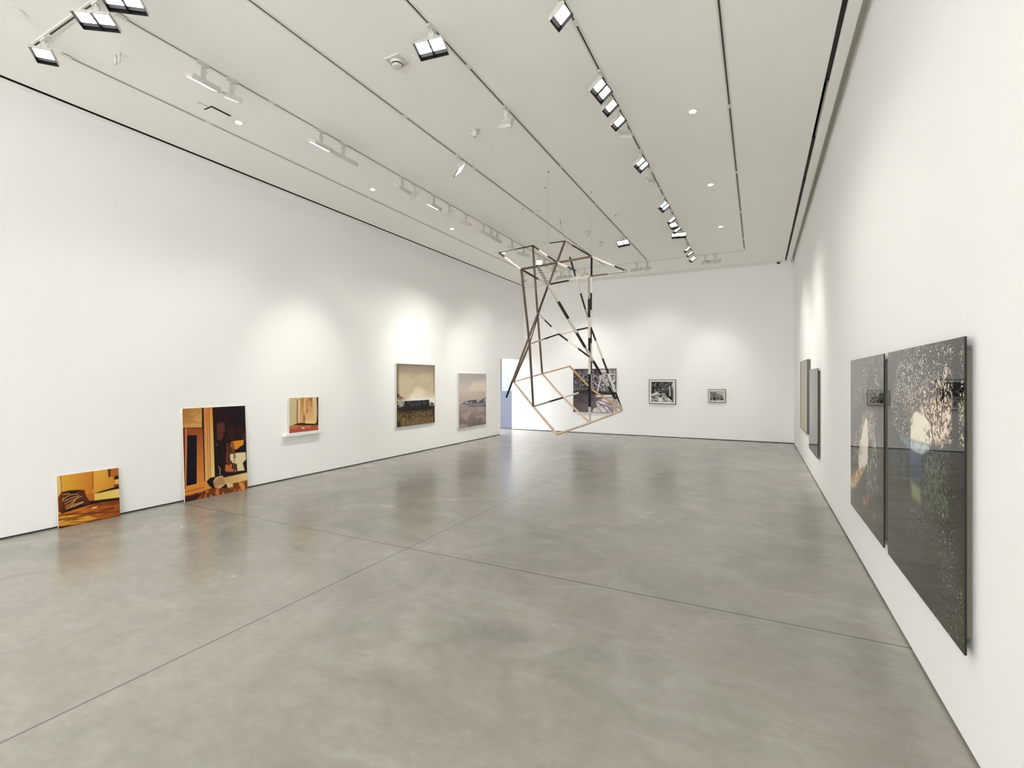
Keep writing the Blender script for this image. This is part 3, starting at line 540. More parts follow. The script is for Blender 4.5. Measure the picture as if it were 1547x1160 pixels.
  ('poly',(214,198,190),[(0.05,0.439),(0.322,0.606),(0.511,0.612),(0.511,0.406),(-0.0,0.479)],0.06),
  ('noise',(150,150,140),[(-0.0,0.983),(0.967,0.971),(0.967,0.596),(-0.0,0.563)],0.1,8,5,0.55,0.1,2,0.5),
 ],
 'haze': [
  ('fill',(166,162,146)),
  ('grad',(158,154,146),(176,172,150),[(0.476,1.001),(0.476,0.096)],[(-0.169,1.064),(1.133,1.033),(1.133,-0.032),(-0.169,-0.156)],0.01),
  ('noise',(180,176,150),[(-0.056,0.559),(1.045,0.587),(1.045,0.049),(-0.056,-0.045)],0.1,4,8,0.5,0.15,3,0.5),
 ],
}
NODES = {'A': (-3.898, 7.168, 3.758), 'B': (-3.583, 7.845, 4.006), 'C': (-3.234, 8.542, 4.222), 'D': (-2.614, 8.221, 3.784), 'E': (-1.921, 7.915, 3.393), 'F': (-2.328, 7.180, 3.206), 'G': (-2.715, 6.465, 2.987), 'H': (-3.309, 6.814, 3.345), 'X': (-2.988, 7.503, 3.570), 'J': (-3.477, 7.483, 2.224), 'P': (-2.830, 8.839, 2.613), 'Q': (-3.199, 8.138, 2.437), 'I': (-3.776, 8.488, 2.899), 'Y': (-2.525, 7.820, 1.997), 'U': (-4.271, 8.453, 1.574), 'L': (-3.958, 9.138, 1.739), 'V': (-3.615, 9.829, 1.905), 'M': (-3.017, 9.475, 1.428), 'R': (-2.317, 9.191, 1.029), 'N': (-2.725, 8.458, 0.829), 'W': (-3.090, 7.772, 0.672), 'K': (-3.699, 8.125, 1.120), 'S': (-3.366, 8.789, 1.270), 'T': (-4.424, 8.431, 1.263), 'Z': (-2.749, 6.175, 3.198)}
SLATS = [
    ('A', 'B', 0.02, [('check', 0.498), ('black', 1.0)]),
    ('B', 'C', 0.018, [('cream', 0.503), ('black', 1.0)]),
    ('A', 'H', 0.022, [('black', 0.285), ('cream', 1.0)]),
    ('H', 'G', 0.024, [('black', 0.676), ('check', 1.0)]),
    ('C', 'D', 0.022, [('check', 0.29), ('black', 1.0)]),
    ('D', 'E', 0.022, [('cream', 0.672), ('black', 1.0)]),
    ('F', 'E', 0.018, [('brown', 0.482), ('check', 1.0)]),
    ('G', 'F', 0.02, [('black', 0.492), ('cream', 1.0)]),
    ('B', 'X', 0.022, [('black', 0.295), ('cream', 0.657), ('black', 1.0)]),
    ('X', 'F', 0.022, [('cream', 0.367), ('black', 0.623), ('check', 1.0)]),
    ('H', 'D', 0.03, [('brown', 1.0)]),
    ('H', 'J', 0.028, [('brown', 1.0)]),
    ('J', 'K', 0.03, [('brown', 1.0)]),
    ('B', 'I', 0.028, [('brown', 1.0)]),
    ('I', 'L', 0.028, [('brown', 1.0)]),
    ('C', 'T', 0.028, [('brown', 0.892), ('black', 1.0)]),
    ('D', 'P', 0.026, [('black', 0.263), ('cream', 0.493), ('black', 0.742), ('cream', 1.0)]),
    ('P', 'M', 0.028, [('black', 0.244), ('cream', 0.528), ('black', 0.747), ('check', 1.0)]),
    ('F', 'Y', 0.028, [('check', 0.259), ('black', 0.485), ('cream', 0.746), ('black', 1.0)]),
    ('Y', 'N', 0.03, [('cream', 0.241), ('black', 0.737), ('cream', 1.0)]),
    ('C', 'P', 0.024, [('cream', 0.183), ('black', 0.406), ('cream', 0.606), ('black', 0.791), ('check', 1.0)]),
    ('P', 'R', 0.026, [('black', 0.162), ('cream', 0.376), ('black', 0.558), ('cream', 0.777), ('black', 1.0)]),
    ('Z', 'R', 0.034, [('check', 0.101), ('cream', 0.19), ('black', 0.292), ('cream', 0.383), ('black', 0.484), ('cream', 0.58), ('black', 0.685), ('cream', 0.782), ('black', 0.892), ('cream', 1.0)]),
    ('J', 'Q', 0.024, [('check', 0.483), ('black', 1.0)]),
    ('Q', 'P', 0.024, [('cream', 0.522), ('black', 1.0)]),
    ('I', 'Q', 0.022, [('check', 0.357), ('black', 0.685), ('cream', 1.0)]),
    ('Q', 'Y', 0.024, [('black', 0.319), ('cream', 0.653), ('black', 1.0)]),
    ('G', 'J', 0.012, [('black', 1.0)]),
    ('J', 'U', 0.026, [('brown', 1.0)]),
    ('U', 'L', 0.022, [('tan', 1.0)]),
    ('L', 'V', 0.022, [('tan', 1.0)]),
    ('V', 'M', 0.028, [('orange', 1.0)]),
    ('M', 'R', 0.028, [('orange', 1.0)]),
    ('R', 'N', 0.026, [('tan', 1.0)]),
    ('N', 'W', 0.028, [('tan', 1.0)]),
    ('U', 'K', 0.03, [('tan', 1.0)]),
    ('K', 'W', 0.03, [('tan', 1.0)]),
    ('L', 'S', 0.026, [('tan', 1.0)]),
    ('S', 'N', 0.026, [('tan', 1.0)]),
    ('K', 'S', 0.024, [('check', 0.505), ('black', 1.0)]),
    ('S', 'M', 0.024, [('cream', 0.531), ('black', 1.0)]),
]
# ------------------------------------------------------------------ spotlights: (x, y, lamps, target, power, angle, lit, label)
PW, WARM = 1.0, (1., .97, .915)
LW = XL; RW = XR; FW = YF
T1, T2, T3, T4, T5, T6 = TX
W2 = 'white spotlight on second track from left, '
W5 = 'white spotlight on the crowded track, '
WF = 'white spotlight on the far cross track, '
WN = 'white spotlight on near corner cross track, '
FX = [
 (T2, 2.74, 2, (LW, 2.75, .4), 55, 60, 1, 'double-lamp ' + W2 + 'closest to the camera'),
 (T2, 3.02, 1, (LW, 3.5, .8), 30, 60, 1, 'single-lamp ' + W2 + 'tucked behind the nearest one'),
 (T2, 4.12, 2, (LW, 4.15, .6), 65, 56, 1, 'short ' + W2 + 'front of pair hung nose to tail'),
 (T2, 4.47, 3, (LW, 4.6, .8), 50, 60, 0, 'long unlit ' + W2 + 'rear of pair nose to tail'),
 (T2, 5.60, 2, (LW, 5.6, 1.25), 290, 36, 0, W2 + 'level, left of one tilted up'),
 (T2, 5.89, 1, (-3.1, 8.6, 2.4), 130, 46, 0, W2 + 'tilted up rightward, nearer of two'),
 (T2, 6.38, 2, (LW, 6.4, 1.4), 70, 60, 1, W2 + 'between the two tilted up ones'),
 (T2, 6.83, 1, (-2.8, 9.2, 2.2), 90, 46, 0, W2 + 'tilted up rightward, farther of two'),
 (T2, 7.34, 1, (LW, 8.0, 1.6), 110, 56, 1, 'small single-lamp ' + W2 + 'before the three stems'),
 (T2, 7.96, 2, (LW, 8.5, 1.6), 160, 34, 1, 'brightly lit ' + W2 + 'first of three stems'),
 (T2, 8.27, 1, (LW, 8.7, 1.6), 170, 54, 0, W2 + 'middle of three stems'),
 (T2, 8.51, 1, (LW, 9.2, 1.0), 110, 60, 0, W2 + 'last of three stems'),
 (T2, 9.17, 1, (LW, 9.7, .9), 90, 60, 0, W2 + 'left of the sculpture corner'),
 (T2, 9.74, 2, (LW, 10.9, 1.5), 190, 36, 1, W2 + 'seen through sculpture top left square'),
 (T2, 10.61, 1, (-3.0, 5.6, .6), 12, 56, 1, 'glaring ' + W2 + 'facing camera beside sculpture post'),
 (T2, 10.92, 1, (LW, 11.3, 1.4), 150, 60, 0, W2 + 'behind the glaring one'),
 (T2, 11.5, 1, (LW, 12.2, 1.2), 60, 60, 0, W2 + 'last one at the far end'),
 (T3, 5.42, 2, (-.9, 8.2, .25), 40, 60, 1, 'glaring white track spotlight alone on third track from left wall'),
 (T4, 3.335, 2, (-2.2, 1.5, 0), 30, 80, 1, 'white two-lamp track spotlight facing the camera, upper right of the square-based sensor'),
 (T4, 4.69, 1, (-2.9, 8.4, 2.2), 130, 46, 0, 'white track spotlight seen from behind, alone below the two-lamp one facing the camera'),
 (T4, 9.86, 2, (-3.1, 7.4, .8), 40, 56, 1, 'small lit two-lamp track spotlight above the right corner of the sculpture top'),
 (T5, 3.50, 1, (RW, 3.1, 1.0), 40, 62, 1, W5 + 'nearest, at top of picture'),
 (T5, 4.57, 2, (RW, 3.5, 1.2), 40, 60, 1, 'glaring double-lamp ' + W5 + 'first of near cluster'),
 (T5, 4.89, 1, (RW, 4.5, 1.3), 60, 60, 1, 'single-lamp ' + W5 + 'second of near cluster'),
 (T5, 5.22, 1, (RW, 4.9, 1.2), 40, 60, 1, 'single-lamp ' + W5 + 'third of near cluster'),
 (T5, 5.52, 1, (-2.9, 8.3, 2.2), 110, 46, 0, W5 + 'nearer of two unlit seen from behind'),
 (T5, 6.38, 2, (RW, 5.7, 1.2), 60, 62, 1, 'glaring double-lamp ' + W5 + 'alone midway'),
 (T5, 7.01, 1, (-3.6, 9.0, 2.0), 110, 46, 0, W5 + 'farther of two unlit seen from behind'),
 (T5, 8.08, 2, (RW, 8.7, 1.7), 200, 36, 1, 'lit double-lamp ' + W5 + 'before the far cluster'),
 (T5, 8.83, 1, (RW, 8.6, 1.9), 150, 50, 1, 'lit ' + W5 + 'first of the far cluster of four'),
 (T5, 9.15, 1, (-2.2, 7.0, .2), 20, 60, 1, 'glaring ' + W5 + 'second of far cluster, facing camera'),
 (T5, 9.45, 1, (RW, 9.2, 1.4), 120, 56, 1, 'lit ' + W5 + 'third of the far cluster of four'),
 (T5, 9.80, 2, (-1.0, 7.9, .0), 25, 60, 1, 'wide lit ' + W5 + 'last of far cluster, tray-like'),
 (T5, 10.95, 1, (RW, 10.2, 1.7), 200, 36, 1, 'lit ' + W5 + 'topmost of the last three at the far end'),
 (T5, 11.36, 1, (RW, 10.8, 1.8), 170, 48, 1, 'lit ' + W5 + 'middle of the last three at the far end'),
 (T5, 11.88, 2, (RW, 11.2, 1.2), 110, 56, 1, 'lit ' + W5 + 'lowest of the last three at the far end'),
 (-5.94, 12.37, 1, (-6.0, FW, 1.5), 70, 60, 0, 'white track spotlight leftmost on the far cross track, behind the sculpture post'),
 (-4.80, 12.37, 2, (-4.6, FW, 1.7), 120, 44, 0, 'wide ' + WF + 'leftmost inside sculpture top'),
 (-4.55, 12.37, 1, (-4.4, FW, 1.1), 70, 56, 0, 'narrow ' + WF + 'close beside the wide one'),
 (-4.13, 12.37, 1, (-4.0, FW, 1.3), 70, 56, 0, WF + 'rightmost seen inside sculpture top'),
 (-2.75, 12.37, 2, (-2.6, FW, 1.3), 75, 62, 0, 'wide ' + WF + 'left of pair beside sculpture'),
 (-2.48, 12.37, 1, (-2.1, FW, 1.3), 45, 62, 0, 'narrow ' + WF + 'right of pair beside sculpture'),
 (-1.13, 12.37, 1, (-1.0, FW, 1.35), 130, 36, 0, 'narrow ' + WF + 'left of rightmost pair'),
 (-.91, 12.37, 2, (-.95, FW, 1.2), 60, 50, 0, 'wide ' + WF + 'right of rightmost pair'),
 (-5.57, 1.91, 1, (-4.4, .9, 0), 70, 70, 1, 'single-lamp ' + WN + 'leftmost lamp in view'),
 (-4.66, 1.91, 2, (-4.0, 1.0, 0), 200, 60, 1, 'large two-lamp ' + WN + 'middle of its three'),
 (-4.25, 1.91, 2, (-3.4, .8, 0), 120, 60, 1, WN + 'half cut off at picture top'),
 (T5, -.2, 2, (RW, 3.2, 1.1), 170, 60, 1, 'white track spotlight behind the camera, aimed at the right wall'),
]
for x, y, lamps, tgt, pw, ang, lit, lab in FX:
    near = y == 1.91
    # the lit heads of the second track hang flatter than their wall-wash beam
    hd = (LW, tgt[1], 0.) if (x == T2 and lit and tgt[0] == LW) else ((LW, tgt[1], 1.0) if (x == T2 and tgt[0] == LW) else None)
    if x == T5 and lit and tgt[0] == RW and y > 3: hd = (RW, y - .25, 1.2)
    spotlight(x, y, lamps, tgt, lab, pw, ang, .15 if near else .18, True, hd, bool(lit) and x in (T2, T3))

# ------------------------------------------------------------------ small things on the ceiling
def downlight(x, y, label):
    t = thing('downlight', label, 'ceiling light', (x, y, H), 0, 'small recessed downlights')
    bm = bmesh.new(); cyl(bm, (0, 0, -.001), (0, 0, -.004), .052, .046, 28); obj('trim_ring', bm, M['track'], t)
    bm = bmesh.new(); cyl(bm, (0, 0, -.0042), (0, 0, -.0055), .038, n=28); obj('lens', bm, M['down'], t)
for x, y, s in ((-.65, 5.71, 'nearest one right of crowded track'), (-.65, 7.97, 'middle one right of crowded track'), (-.65, 10.23, 'farthest one right of crowded track'),
                (-5.38, 3.56, 'beside the ceiling hatch'), (-5.39, 5.76, 'second of left row'), (-5.39, 7.97, 'third of left row'), (-5.34, 10.05, 'last of left row, by sculpture corner')):
    downlight(x, y, 'tiny round glowing downlight in the ceiling, ' + s)
def sprinkler(x, y, label):
    t = thing('ceiling_sprinkler', label, 'sprinkler cover', (x, y, H), 0, 'flush sprinkler covers')
    bm = bmesh.new(); cyl(bm, (0, 0, 0), (0, 0, -.006), .034, n=24); obj('stem', bm, M['grey_plastic'], t)
    bm = bmesh.new(); cyl(bm, (0, 0, -.006), (0, 0, -.009), .048, n=28); obj('cover_plate', bm, M['ceiling'], t)
for x, y, s in ((-5.37, 1.67, 'in the near left corner of the ceiling'), (-5.37, 3.87, 'beyond the hatch and its downlight'), (-3.01, 3.85, 'below the square-based sensor'),
                (-5.36, 6.02, 'beside the second downlight of the left row'), (-5.36, 8.23, 'beside the third downlight of the left row'), (-2.99, 6.04, 'between middle tracks, above anchor dots'),
                (-.64, 6.06, 'beside the nearest right hand downlight'), (-.65, 8.25, 'beside the middle right hand downlight'), (-.66, 10.41, 'beside the farthest right hand downlight'), (-3.0, 8.23, 'above the top of the hanging sculpture')):
    sprinkler(x, y, 'flat round sprinkler cover on the ceiling, ' + s)
def sensor(x, y, rz, label):
    t = thing('ceiling_sensor', label, 'sensor', (x, y, H), rz, 'ceiling sensors')
    bm = bmesh.new(); box(bm, -.085, .085, -.085, .085, -.010, 0); obj('base_plate', bm, M['plastic'], t, .002)
    bm = bmesh.new(); cyl(bm, (0, 0, -.010), (0, 0, -.035), .062, .056); cyl(bm, (0, 0, -.043), (0, 0, -.062), .050, .040); obj('body', bm, M['plastic'], t)
    bm = bmesh.new(); cyl(bm, (0, 0, -.035), (0, 0, -.043), .052, n=24); obj('dark_band', bm, M['bezel'], t)
sensor(-3.02, 3.55, .0, 'square-based round ceiling sensor with dark band, left of the two-lamp spotlight')
def wedge(x, y, rz, label):
    t = thing('ceiling_detector', label, 'detector', (x, y, H), rz, 'wedge-shaped ceiling detectors')
    bm = bmesh.new(); cyl(bm, (0, 0, 0), (0, 0, -.012), .075, n=3); obj('base_plate', bm, M['plastic'], t)
    bm = bmesh.new(); cyl(bm, (0, 0, -.012), (0, 0, -.075), .05, .022, 20); obj('cone', bm, M['plastic'], t)
    bm = bmesh.new(); cyl(bm, (0, 0, -.075), (0, 0, -.082), .012, n=12); obj('sensor_eye', bm, M['grey_plastic'], t)
wedge(-3.03, 4.96, .3, 'small off-white wedge-shaped ceiling detector between the two middle tracks')
wedge(-3.06, 9.37, .9, 'small cone-shaped ceiling detector right of the sculpture top, nearer of two')
wedge(-3.03, 10.2, .9, 'small cone-shaped ceiling detector right of the sculpture top, farther of two')
t = thing('ceiling_hatch', 'small rectangular ceiling hatch left ajar, beside a downlight near the left wall', 'hatch', (-5.39, 3.32, H))
bm = BM((-.075, .075, -.11, .11, -.002, 0)); obj('opening_shade', bm, M['gap'], t)  # flat dark sheet painted as the shaded gap behind the lid
bm = BM((-.085, .055, -.10, .125, -.016, -.008)); obj('hatch_lid', bm, M['ceiling'], t, .002)
bm = BM((.02, .024, -.21, -.11, -.004, 0), (-.01, .024, -.214, -.21, -.004, 0)); obj('hatch_edge', bm, M['grey_plastic'], t)
t = thing('ceiling_bracket', 'pair of small off-white prongs hanging from the ceiling near the left corner', 'bracket', (-5.25, 2.31, H))
for dx in (-.03, .035):
    bm = bmesh.new(); cyl(bm, (dx, 0, 0), (dx, 0, -.085), .011, n=14); obj('prong', bm, M['plastic'], t)
for x, y, s in ((-2.68, 6.41, 'uppermost of the scattered ones above the sculpture'), (-2.95, 6.91, 'just below the uppermost one'), (-3.65, 7.59, 'left of the third track above the sculpture'),
                (-3.46, 7.81, 'right of the third track above the sculpture'), (-2.36, 7.41, 'close to the fourth track'), (-2.30, 8.66, 'right of the fourth track'), ):
    bm = bmesh.new(); cyl(bm, (0, 0, 0), (0, 0, -.016), .013, .010, 14); o = obj('ceiling_anchor', bm, M['grey_plastic']); o.location = (x, y, H)
    tag(o, 'tiny grey anchor point on the ceiling, ' + s, 'ceiling anchor', 'ceiling anchor points')
t = thing('dome_camera', 'small black security dome where the far wall slot meets the right corner', 'security camera', (.46, 13.93, H))
bm = bmesh.new(); cyl(bm, (0, 0, 0), (0, 0, -.018), .055, n=24); obj('mount', bm, M['plastic'], t)
bm = bmesh.new(); bmesh.ops.create_uvsphere(bm, u_segments=20, v_segments=12, radius=.044)
for v in bm.verts: v.co.z = min(v.co.z, 0) - .018
for f in bm.faces: f.smooth = True
obj('dome', bm, M['dark_plastic'], t)

# ------------------------------------------------------------------ pictures: painted procedurally into a fine grid of vertices
def srgb(c):
    c = np.asarray(c, float) / 255.
    return np.where(c <= .04045, c / 12.92, ((c + .055) / 1.055) ** 2.4)
def sdf(u, v, pts):
    p = np.array(pts, float); n = len(p); d = np.full(u.shape, 1e9); inside = np.zeros(u.shape, bool)
    for i in range(n):
        a, b = p[i], p[(i + 1) % n]; e = b - a; wu, wv = u - a[0], v - a[1]
        t = np.clip((wu * e[0] + wv * e[1]) / max(e @ e, 1e-12), 0, 1)
        d = np.minimum(d, (wu - e[0] * t) ** 2 + (wv - e[1] * t) ** 2)
        if abs(b[1] - a[1]) > 1e-9:
            c = ((a[1] > v) != (b[1] > v)) & (u < (b[0] - a[0]) * (v - a[1]) / (b[1] - a[1]) + a[0]); inside ^= c
    d = np.sqrt(d); return np.where(inside, -d, d)
def linedist(u, v, pts):
    d = np.full(u.shape, 1e9); p = np.array(pts, float)
    for i in range(len(p) - 1):
        a, b = p[i], p[i + 1]; e = b - a; wu, wv = u - a[0], v - a[1]
        t = np.clip((wu * e[0] + wv * e[1]) / max(e @ e, 1e-12), 0, 1)
        d = np.minimum(d, (wu - e[0] * t) ** 2 + (wv - e[1] * t) ** 2)
    return np.sqrt(d)
def vnoise(u, v, fu, fv, seed):
    out = 0; amp = 1.; tot = 0
    for o in range(3):
        r = np.random.default_rng(seed * 17 + o); nu, nv = int(fu) + 3, int(fv) + 3
        g = r.random((nu + 1, nv + 1)); x = np.clip(u, 0, 1) * fu; y = np.clip(v, 0, 1) * fv
        i = np.clip(x.astype(int), 0, nu - 1); j = np.clip(y.astype(int), 0, nv - 1); fx, fy = x - i, y - j
        fx = fx * fx * (3 - 2 * fx); fy = fy * fy * (3 - 2 * fy)
        s = (g[i, j] * (1 - fx) + g[i + 1, j] * fx) * (1 - fy) + (g[i, j + 1] * (1 - fx) + g[i + 1, j + 1] * fx) * fy
        out = out + s * amp; tot += amp; amp *= .6; fu *= 2; fv *= 2
    return (out / tot - .5) * 1.45 + .5
def paint(ops, u, v, key_cluster=False):
    col = np.zeros(u.shape + (3,))
    def put(c, m):
        nonlocal col
        col = col * (1 - m[..., None]) + c * m[..., None]
    def sm(s, b):
        x = np.clip(.5 - s / max(b, 1e-4), 0, 1); return x * x * (3 - 2 * x)
    for o in ops:
        k = o[0]
        if k == 'fill': col[:] = srgb(o[1])
        elif k == 'poly': put(srgb(o[1]), sm(sdf(u, v, o[2]), o[3]))
        elif k == 'grad':
            a, b = np.array(o[3][0]), np.array(o[3][1]); e = b - a
            t = np.clip(((u - a[0]) * e[0] + (v - a[1]) * e[1]) / max(e @ e, 1e-9), 0, 1)[..., None]
            put(srgb(o[1]) * (1 - t) + srgb(o[2]) * t, sm(sdf(u, v, o[4]), o[5]))
        elif k == 'noise':
            _, c, pts, b, fu, fv, th, sf, seed, amt = o
            n = vnoise(u, v, fu, fv, seed)
            if key_cluster and fu >= 60:
                n = vnoise(u, v, fu * 1.5, fv * 1.5, seed) - .20 * np.clip(1 - (vnoise(u, v, 6, 8, seed + 50) - .25) / .4, 0, 1)
            if th > .7: th += .13
            put(srgb(c), sm(sdf(u, v, pts), b) * np.clip((n - th) / sf + .5, 0, 1) * amt)
        elif k == 'line': put(srgb(o[1]), np.clip(1.2 - linedist(u, v, o[2]) / (o[3] * .5), 0, 1))
    return col
def print_material(name, rough, coat, spec=.5):
    m = mat(name, (.5,) * 3, rough, spec, coat=coat); nt = m.node_tree
    a = nt.nodes.new('ShaderNodeAttribute'); a.attribute_name = 'ink'
    nt.links.new(a.outputs['Color'], nt.nodes['Principled BSDF'].inputs['Base Color']); return m
M['matte_print'] = print_material('photographic_print_satin', .5, 0., .25)
M['gloss_print'] = print_material('photographic_print_behind_acrylic', .5, 1., 0.)
def print_mesh(name, key, w, h, nu, nv, m, parent, y=0., x0=0., z0=0., gain=1.):
    """sheet standing in the local x-z plane, facing local -y"""
    us, vs = np.linspace(0, 1, nu), np.linspace(0, 1, nv); V, U = np.meshgrid(vs, us, indexing='ij')
    col = np.clip(paint(ART[key], U, V, key.startswith('willow')) * gain, 0, .95)
    co = np.stack([x0 + U * w, np.full(U.shape, y), z0 + V * h], -1).reshape(-1, 3)
    idx = np.arange(nu * nv).reshape(nv, nu)
    q = np.stack([idx[:-1, :-1], idx[:-1, 1:], idx[1:, 1:], idx[1:, :-1]], -1).reshape(-1, 4)
    me = bpy.data.meshes.new(name); me.vertices.add(nu * nv); me.vertices.foreach_set('co', co.ravel())
    me.loops.add(q.size); me.polygons.add(len(q)); me.loops.foreach_set('vertex_index', q.ravel().astype(np.int32))
    me.polygons.foreach_set('loop_start', np.arange(0, q.size, 4, dtype=np.int32)); me.polygons.foreach_set('loop_total', np.full(len(q), 4, np.int32))
    me.update(calc_edges=True)
    ca = me.color_attributes.new('ink', 'FLOAT_COLOR', 'POINT')
    ca.data.foreach_set('color', np.concatenate([col.reshape(-1, 3), np.ones((nu * nv, 1))], 1).ravel().astype(np.float32))
    me.materials.append(m); o = bpy.data.objects.new(name, me); C.objects.link(o); o.parent = parent; return o
def frame_bars(w, h, t, y0, y1):
    """mitred-looking frame of four bars around 0..w, 0..h"""
    return BM((0, w, y0, y1, 0, t), (0, w, y0, y1, h - t, h), (0, t, y0, y1, t, h - t), (w - t, w, y0, y1, t, h - t))
GAIN = 1.0

# two prints on board leaning on the left wall
def leaning(name, key, y0, y1, off, h, label, nu, nv, gain, th=.014):
    w = y1 - y0; ang = math.asin(off / h)
    t = thing(name, label, 'photograph', (XL + off, y0, 0.001), PI / 2, 'mounted photographs leaning on the left wall')
    t.rotation_euler = (-ang, 0, PI / 2)
    obj('backing_board', BM((0, w, -th, 0, 0, h)), M['board'], t)
    print_mesh('print', key, w, h, nu, nv, M['matte_print'], t, -th - .0006, gain=gain)
    return t
leaning('leaning_photograph', 'basket', 2.42, 2.985, .045, .565, 'small golden photograph of a woven basket, leaning against the left wall', 220, 220, GAIN * .86)
leaning('leaning_photograph', 'washroom', 3.70, 4.575, .06, 1.228, 'tall orange and black photograph of a door and toilet, leaning on the left wall', 230, 320, GAIN * .86)
# small print on its ledge
t = thing('picture_ledge', 'narrow white wall ledge carrying the small square photograph', 'shelf', (XL, 5.22, .70), PI / 2)
obj('ledge_board', BM((0, .71, -.085, 0, 0, .046)), M['shelf'], t, .002)
t = thing('standing_photograph', 'small square photograph of a peeling room corner standing on the white ledge', 'photograph', (XL + .022, 5.31, .7465), PI / 2)
obj('backing_board', BM((0, .58, -.016, 0, 0, .57)), M['board'], t)
print_mesh('print', 'corner', .58, .57, 170, 170, M['matte_print'], t, -.0166, gain=GAIN * .98)

def framed(name, key, pos, rz, w, h, label, fm, ft, depth, matw=0., nu=200, nv=200, gain=GAIN, pm='matte_print', glass=False, group=None, recess=.004):
    t = thing(name, label, 'photograph', pos, rz, group)
    obj('frame', frame_bars(w, h, ft, -depth, -.002), M[fm], t)
    obj('backing_board', BM((ft, w - ft, -depth + .010, -.004, ft, h - ft)), M['board'], t)
    a = ft + matw
    if matw:
        obj('passepartout', frame_bars(w - 2 * ft, h - 2 * ft, matw, 0, .002), M['mat_board'], t).location = (ft, -depth + recess, ft)
    print_mesh('print', key, w - 2 * a, h - 2 * a, nu, nv, M[pm], t, -depth + recess + .003, a, a, gain)
    return t
framed('framed_photograph', 'hut', (XL, 7.90, .61), PI / 2, 1.35, 1.35, 'square sepia photograph of a low dark hut under stormy sky, on left wall', 'frame_pale', .007, .045, nu=260, nv=260, gain=GAIN * .92)
framed('framed_photograph', 'shore', (XL, 10.25, .385), PI / 2, 1.38, 1.40, 'pale mauve photograph of an island mirrored in still water, nearest the doorway', 'frame_pale', .008, .05, nu=220, nv=220, gain=GAIN * .80)
framed('framed_photograph', 'trees', (-5.07, YF, .635), 0, 1.33, 1.32, 'large black and white photograph of trees over a sunlit path, behind the hanging sculpture', 'frame_grey', .012, .05, nu=240, nv=240, gain=GAIN * .9)
framed('framed_photograph', 'railing', (-2.785, YF, .935), 0, .735, .69, 'black and white photograph in thin black frame, middle one on the far wall', 'frame', .016, .045, .045, 180, 180, gain=GAIN * .95)
framed('framed_photograph', 'street', (-1.205, YF, 1.01), 0, .43, .355, 'smallest framed black and white photograph, right side of the far wall', 'frame', .014, .045, .028, 130, 110, gain=GAIN * .95)
framed('framed_photograph', 'haze', (XR, 11.29, .66), -PI / 2, 1.49, 1.31, 'pale grey photograph in a deep frame, farthest one on the right wall', 'frame_grey', .010, .055, nu=80, nv=80, gain=GAIN * 1.1, pm='matte_print')
def floated(key, y0, y1, z0, z1, label, nu, nv, gain, rot=0):
    w = y1 - y0; h = z1 - z0; f = .036
    t = thing('mounted_photograph', label, 'photograph', (XR, y1, z0), -PI / 2, 'glossy face-mounted photographs on the right wall')
    obj('panel', BM((0, w, -f, -f + .008, 0, h)), M['bezel'], t)
    print_mesh('print', key, w, h, nu, nv, M['gloss_print'], t, -f - .0006, gain=gain)
    fb = frame_bars(w - .07, h - .12, .02, -f + .008, 0)
    o = obj('subframe', fb, M['sub'], t); o.location = (.035, -.001, .06)
    return t
floated('dusk', 8.29, 9.68, .453, 1.781, 'mirror-like dark grey glossy photograph, second farthest on the right wall', 120, 160, GAIN * .5)
floated('willow_left', 4.145, 5.475, .443, 1.786, 'glossy dark photograph with a pale streak, left panel of the right wall pair', 480, 620, GAIN)
floated('willow_right', 2.676, 4.02, .443, 1.786, 'large glossy dark photograph with sunlit gap in leaves, nearest on right wall', 600, 640, GAIN)
# introductory wall text: a heading and a small paragraph, too faint to read
t = thing('wall_text', 'faint grey introductory text printed on the far wall beside the doorway', 'wall text', (-6.83, YF, .93))
bm = BM((0, .20, -.001, 0, .365, .375)); obj('heading', bm, M['grey_text'], t)
rr = random.Random(4); bm = bmesh.new()
for k in range(15): box(bm, 0, .15 + rr.random() * .04, -.001, 0, .32 - k * .018, .324 - k * .018)
obj('paragraph', bm, M['grey_text'], t)

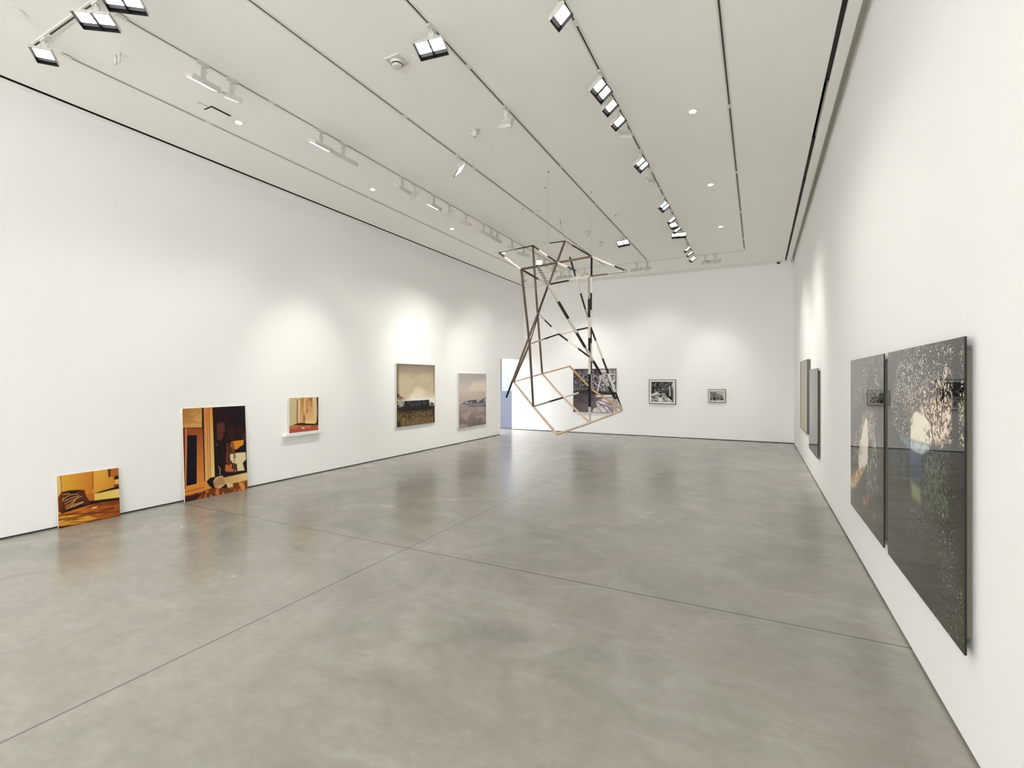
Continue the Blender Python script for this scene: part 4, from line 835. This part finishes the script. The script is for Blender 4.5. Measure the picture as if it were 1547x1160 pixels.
# ------------------------------------------------------------------ the hanging sculpture of slats
P = {k: Vector(v) for k, v in NODES.items()}
base = Vector((-3.2, 8.0, .66))
sc = thing('hanging_sculpture', 'tall openwork tower of brown, pale and black-and-white checked wooden slats hanging from the ceiling', 'sculpture', base)
MI = {'black': 0, 'cream': 1, 'brown': 2, 'tan': 3, 'orange': 4}
slat_mats = [M[k] for k in ('black', 'cream', 'brown', 'tan', 'orange')]
def slat(a, b, w, segs):
    d = b - a; Ln = d.length; z = d.normalized()
    x = z.cross(Vector((.35, .94, 0))).normalized(); y = z.cross(x)
    th = w * .8
    me_rows = [0.]; cols = []
    s0 = 0.
    for c, f in segs:
        s1 = f * Ln
        if c == 'check':
            n = max(4, round((s1 - s0) / (w * .64)))
            for i in range(n): me_rows.append(s0 + (s1 - s0) * (i + 1) / n); cols.append(('check', i))
        else: me_rows.append(s1); cols.append((c, 0))
        s0 = s1
    bm = bmesh.new()
    prof = [(-w / 2, -th / 2), (0, -th / 2), (w / 2, -th / 2), (w / 2, 0), (w / 2, th / 2), (0, th / 2), (-w / 2, th / 2), (-w / 2, 0)]
    rings = [[bm.verts.new((px, py, r)) for px, py in prof] for r in me_rows]
    for i, (c, k) in enumerate(cols):
        for j in range(8):
            f = bm.faces.new((rings[i][j], rings[i][(j + 1) % 8], rings[i + 1][(j + 1) % 8], rings[i + 1][j]))
            f.material_index = (0 if (k + j) % 2 else 1) if c == 'check' else MI[c]
    for r, c in ((rings[0][::-1], cols[0]), (rings[-1], cols[-1])):
        f = bm.faces.new(r); f.material_index = MI.get(c[0], 0)
    name = 'painted_slat' if any(c in ('black', 'cream', 'check') for c, _ in segs) else 'wooden_slat'
    o = obj(name, bm, slat_mats, sc)
    o.matrix_basis = Matrix.Translation(a - base) @ Matrix((x, y, z)).transposed().to_4x4()
    return o
for a, b, w, segs in SLATS:
    slat(P[a], P[b], w * SLW, segs)
def cable(a, b, r=.0016, turn=True):
    bm = bmesh.new(); cyl(bm, a - base, b - base, r, n=8); cb = obj('suspension_cable', bm, M['cable'], sc)
    d = (a - b).normalized()
    if turn:
        bm = bmesh.new(); cyl(bm, b + d * .02 - base, b + d * .10 - base, .007, .004, 10); obj('cable_gripper', bm, M['frame_grey'], cb)
cable(P['C'], Vector((-3.29, 8.41, H)), .0022)
cable(P['G'], Vector((-2.715, 6.465, H)), .0007, False); cable(P['D'], Vector((-2.614, 8.22, H)), .0007, False)

# ------------------------------------------------------------------ daylight, camera
w = bpy.data.worlds.new('world'); bpy.context.scene.world = w; w.use_nodes = True
bg = w.node_tree.nodes['Background']; bg.inputs[0].default_value = (.975, .985, 1., 1); bg.inputs[1].default_value = WORLD
cam = bpy.data.cameras.new('camera'); cam.sensor_width = 36; cam.lens = 36 * 729.6 / 1547; cam.shift_y = -5.3 / 1547
co = bpy.data.objects.new('camera', cam); C.objects.link(co); co.location = (0, 0, 1.6)
co.rotation_euler = (PI / 2, 0, math.radians(27.003)); cam.clip_end = 100
S = bpy.context.scene; S.camera = co
S.view_settings.view_transform = 'Standard'; S.view_settings.look = 'None'; S.view_settings.gamma = 1
S.view_settings.exposure = EXPO
S.cycles.max_bounces = 10; S.cycles.diffuse_bounces = 8; S.cycles.glossy_bounces = 4
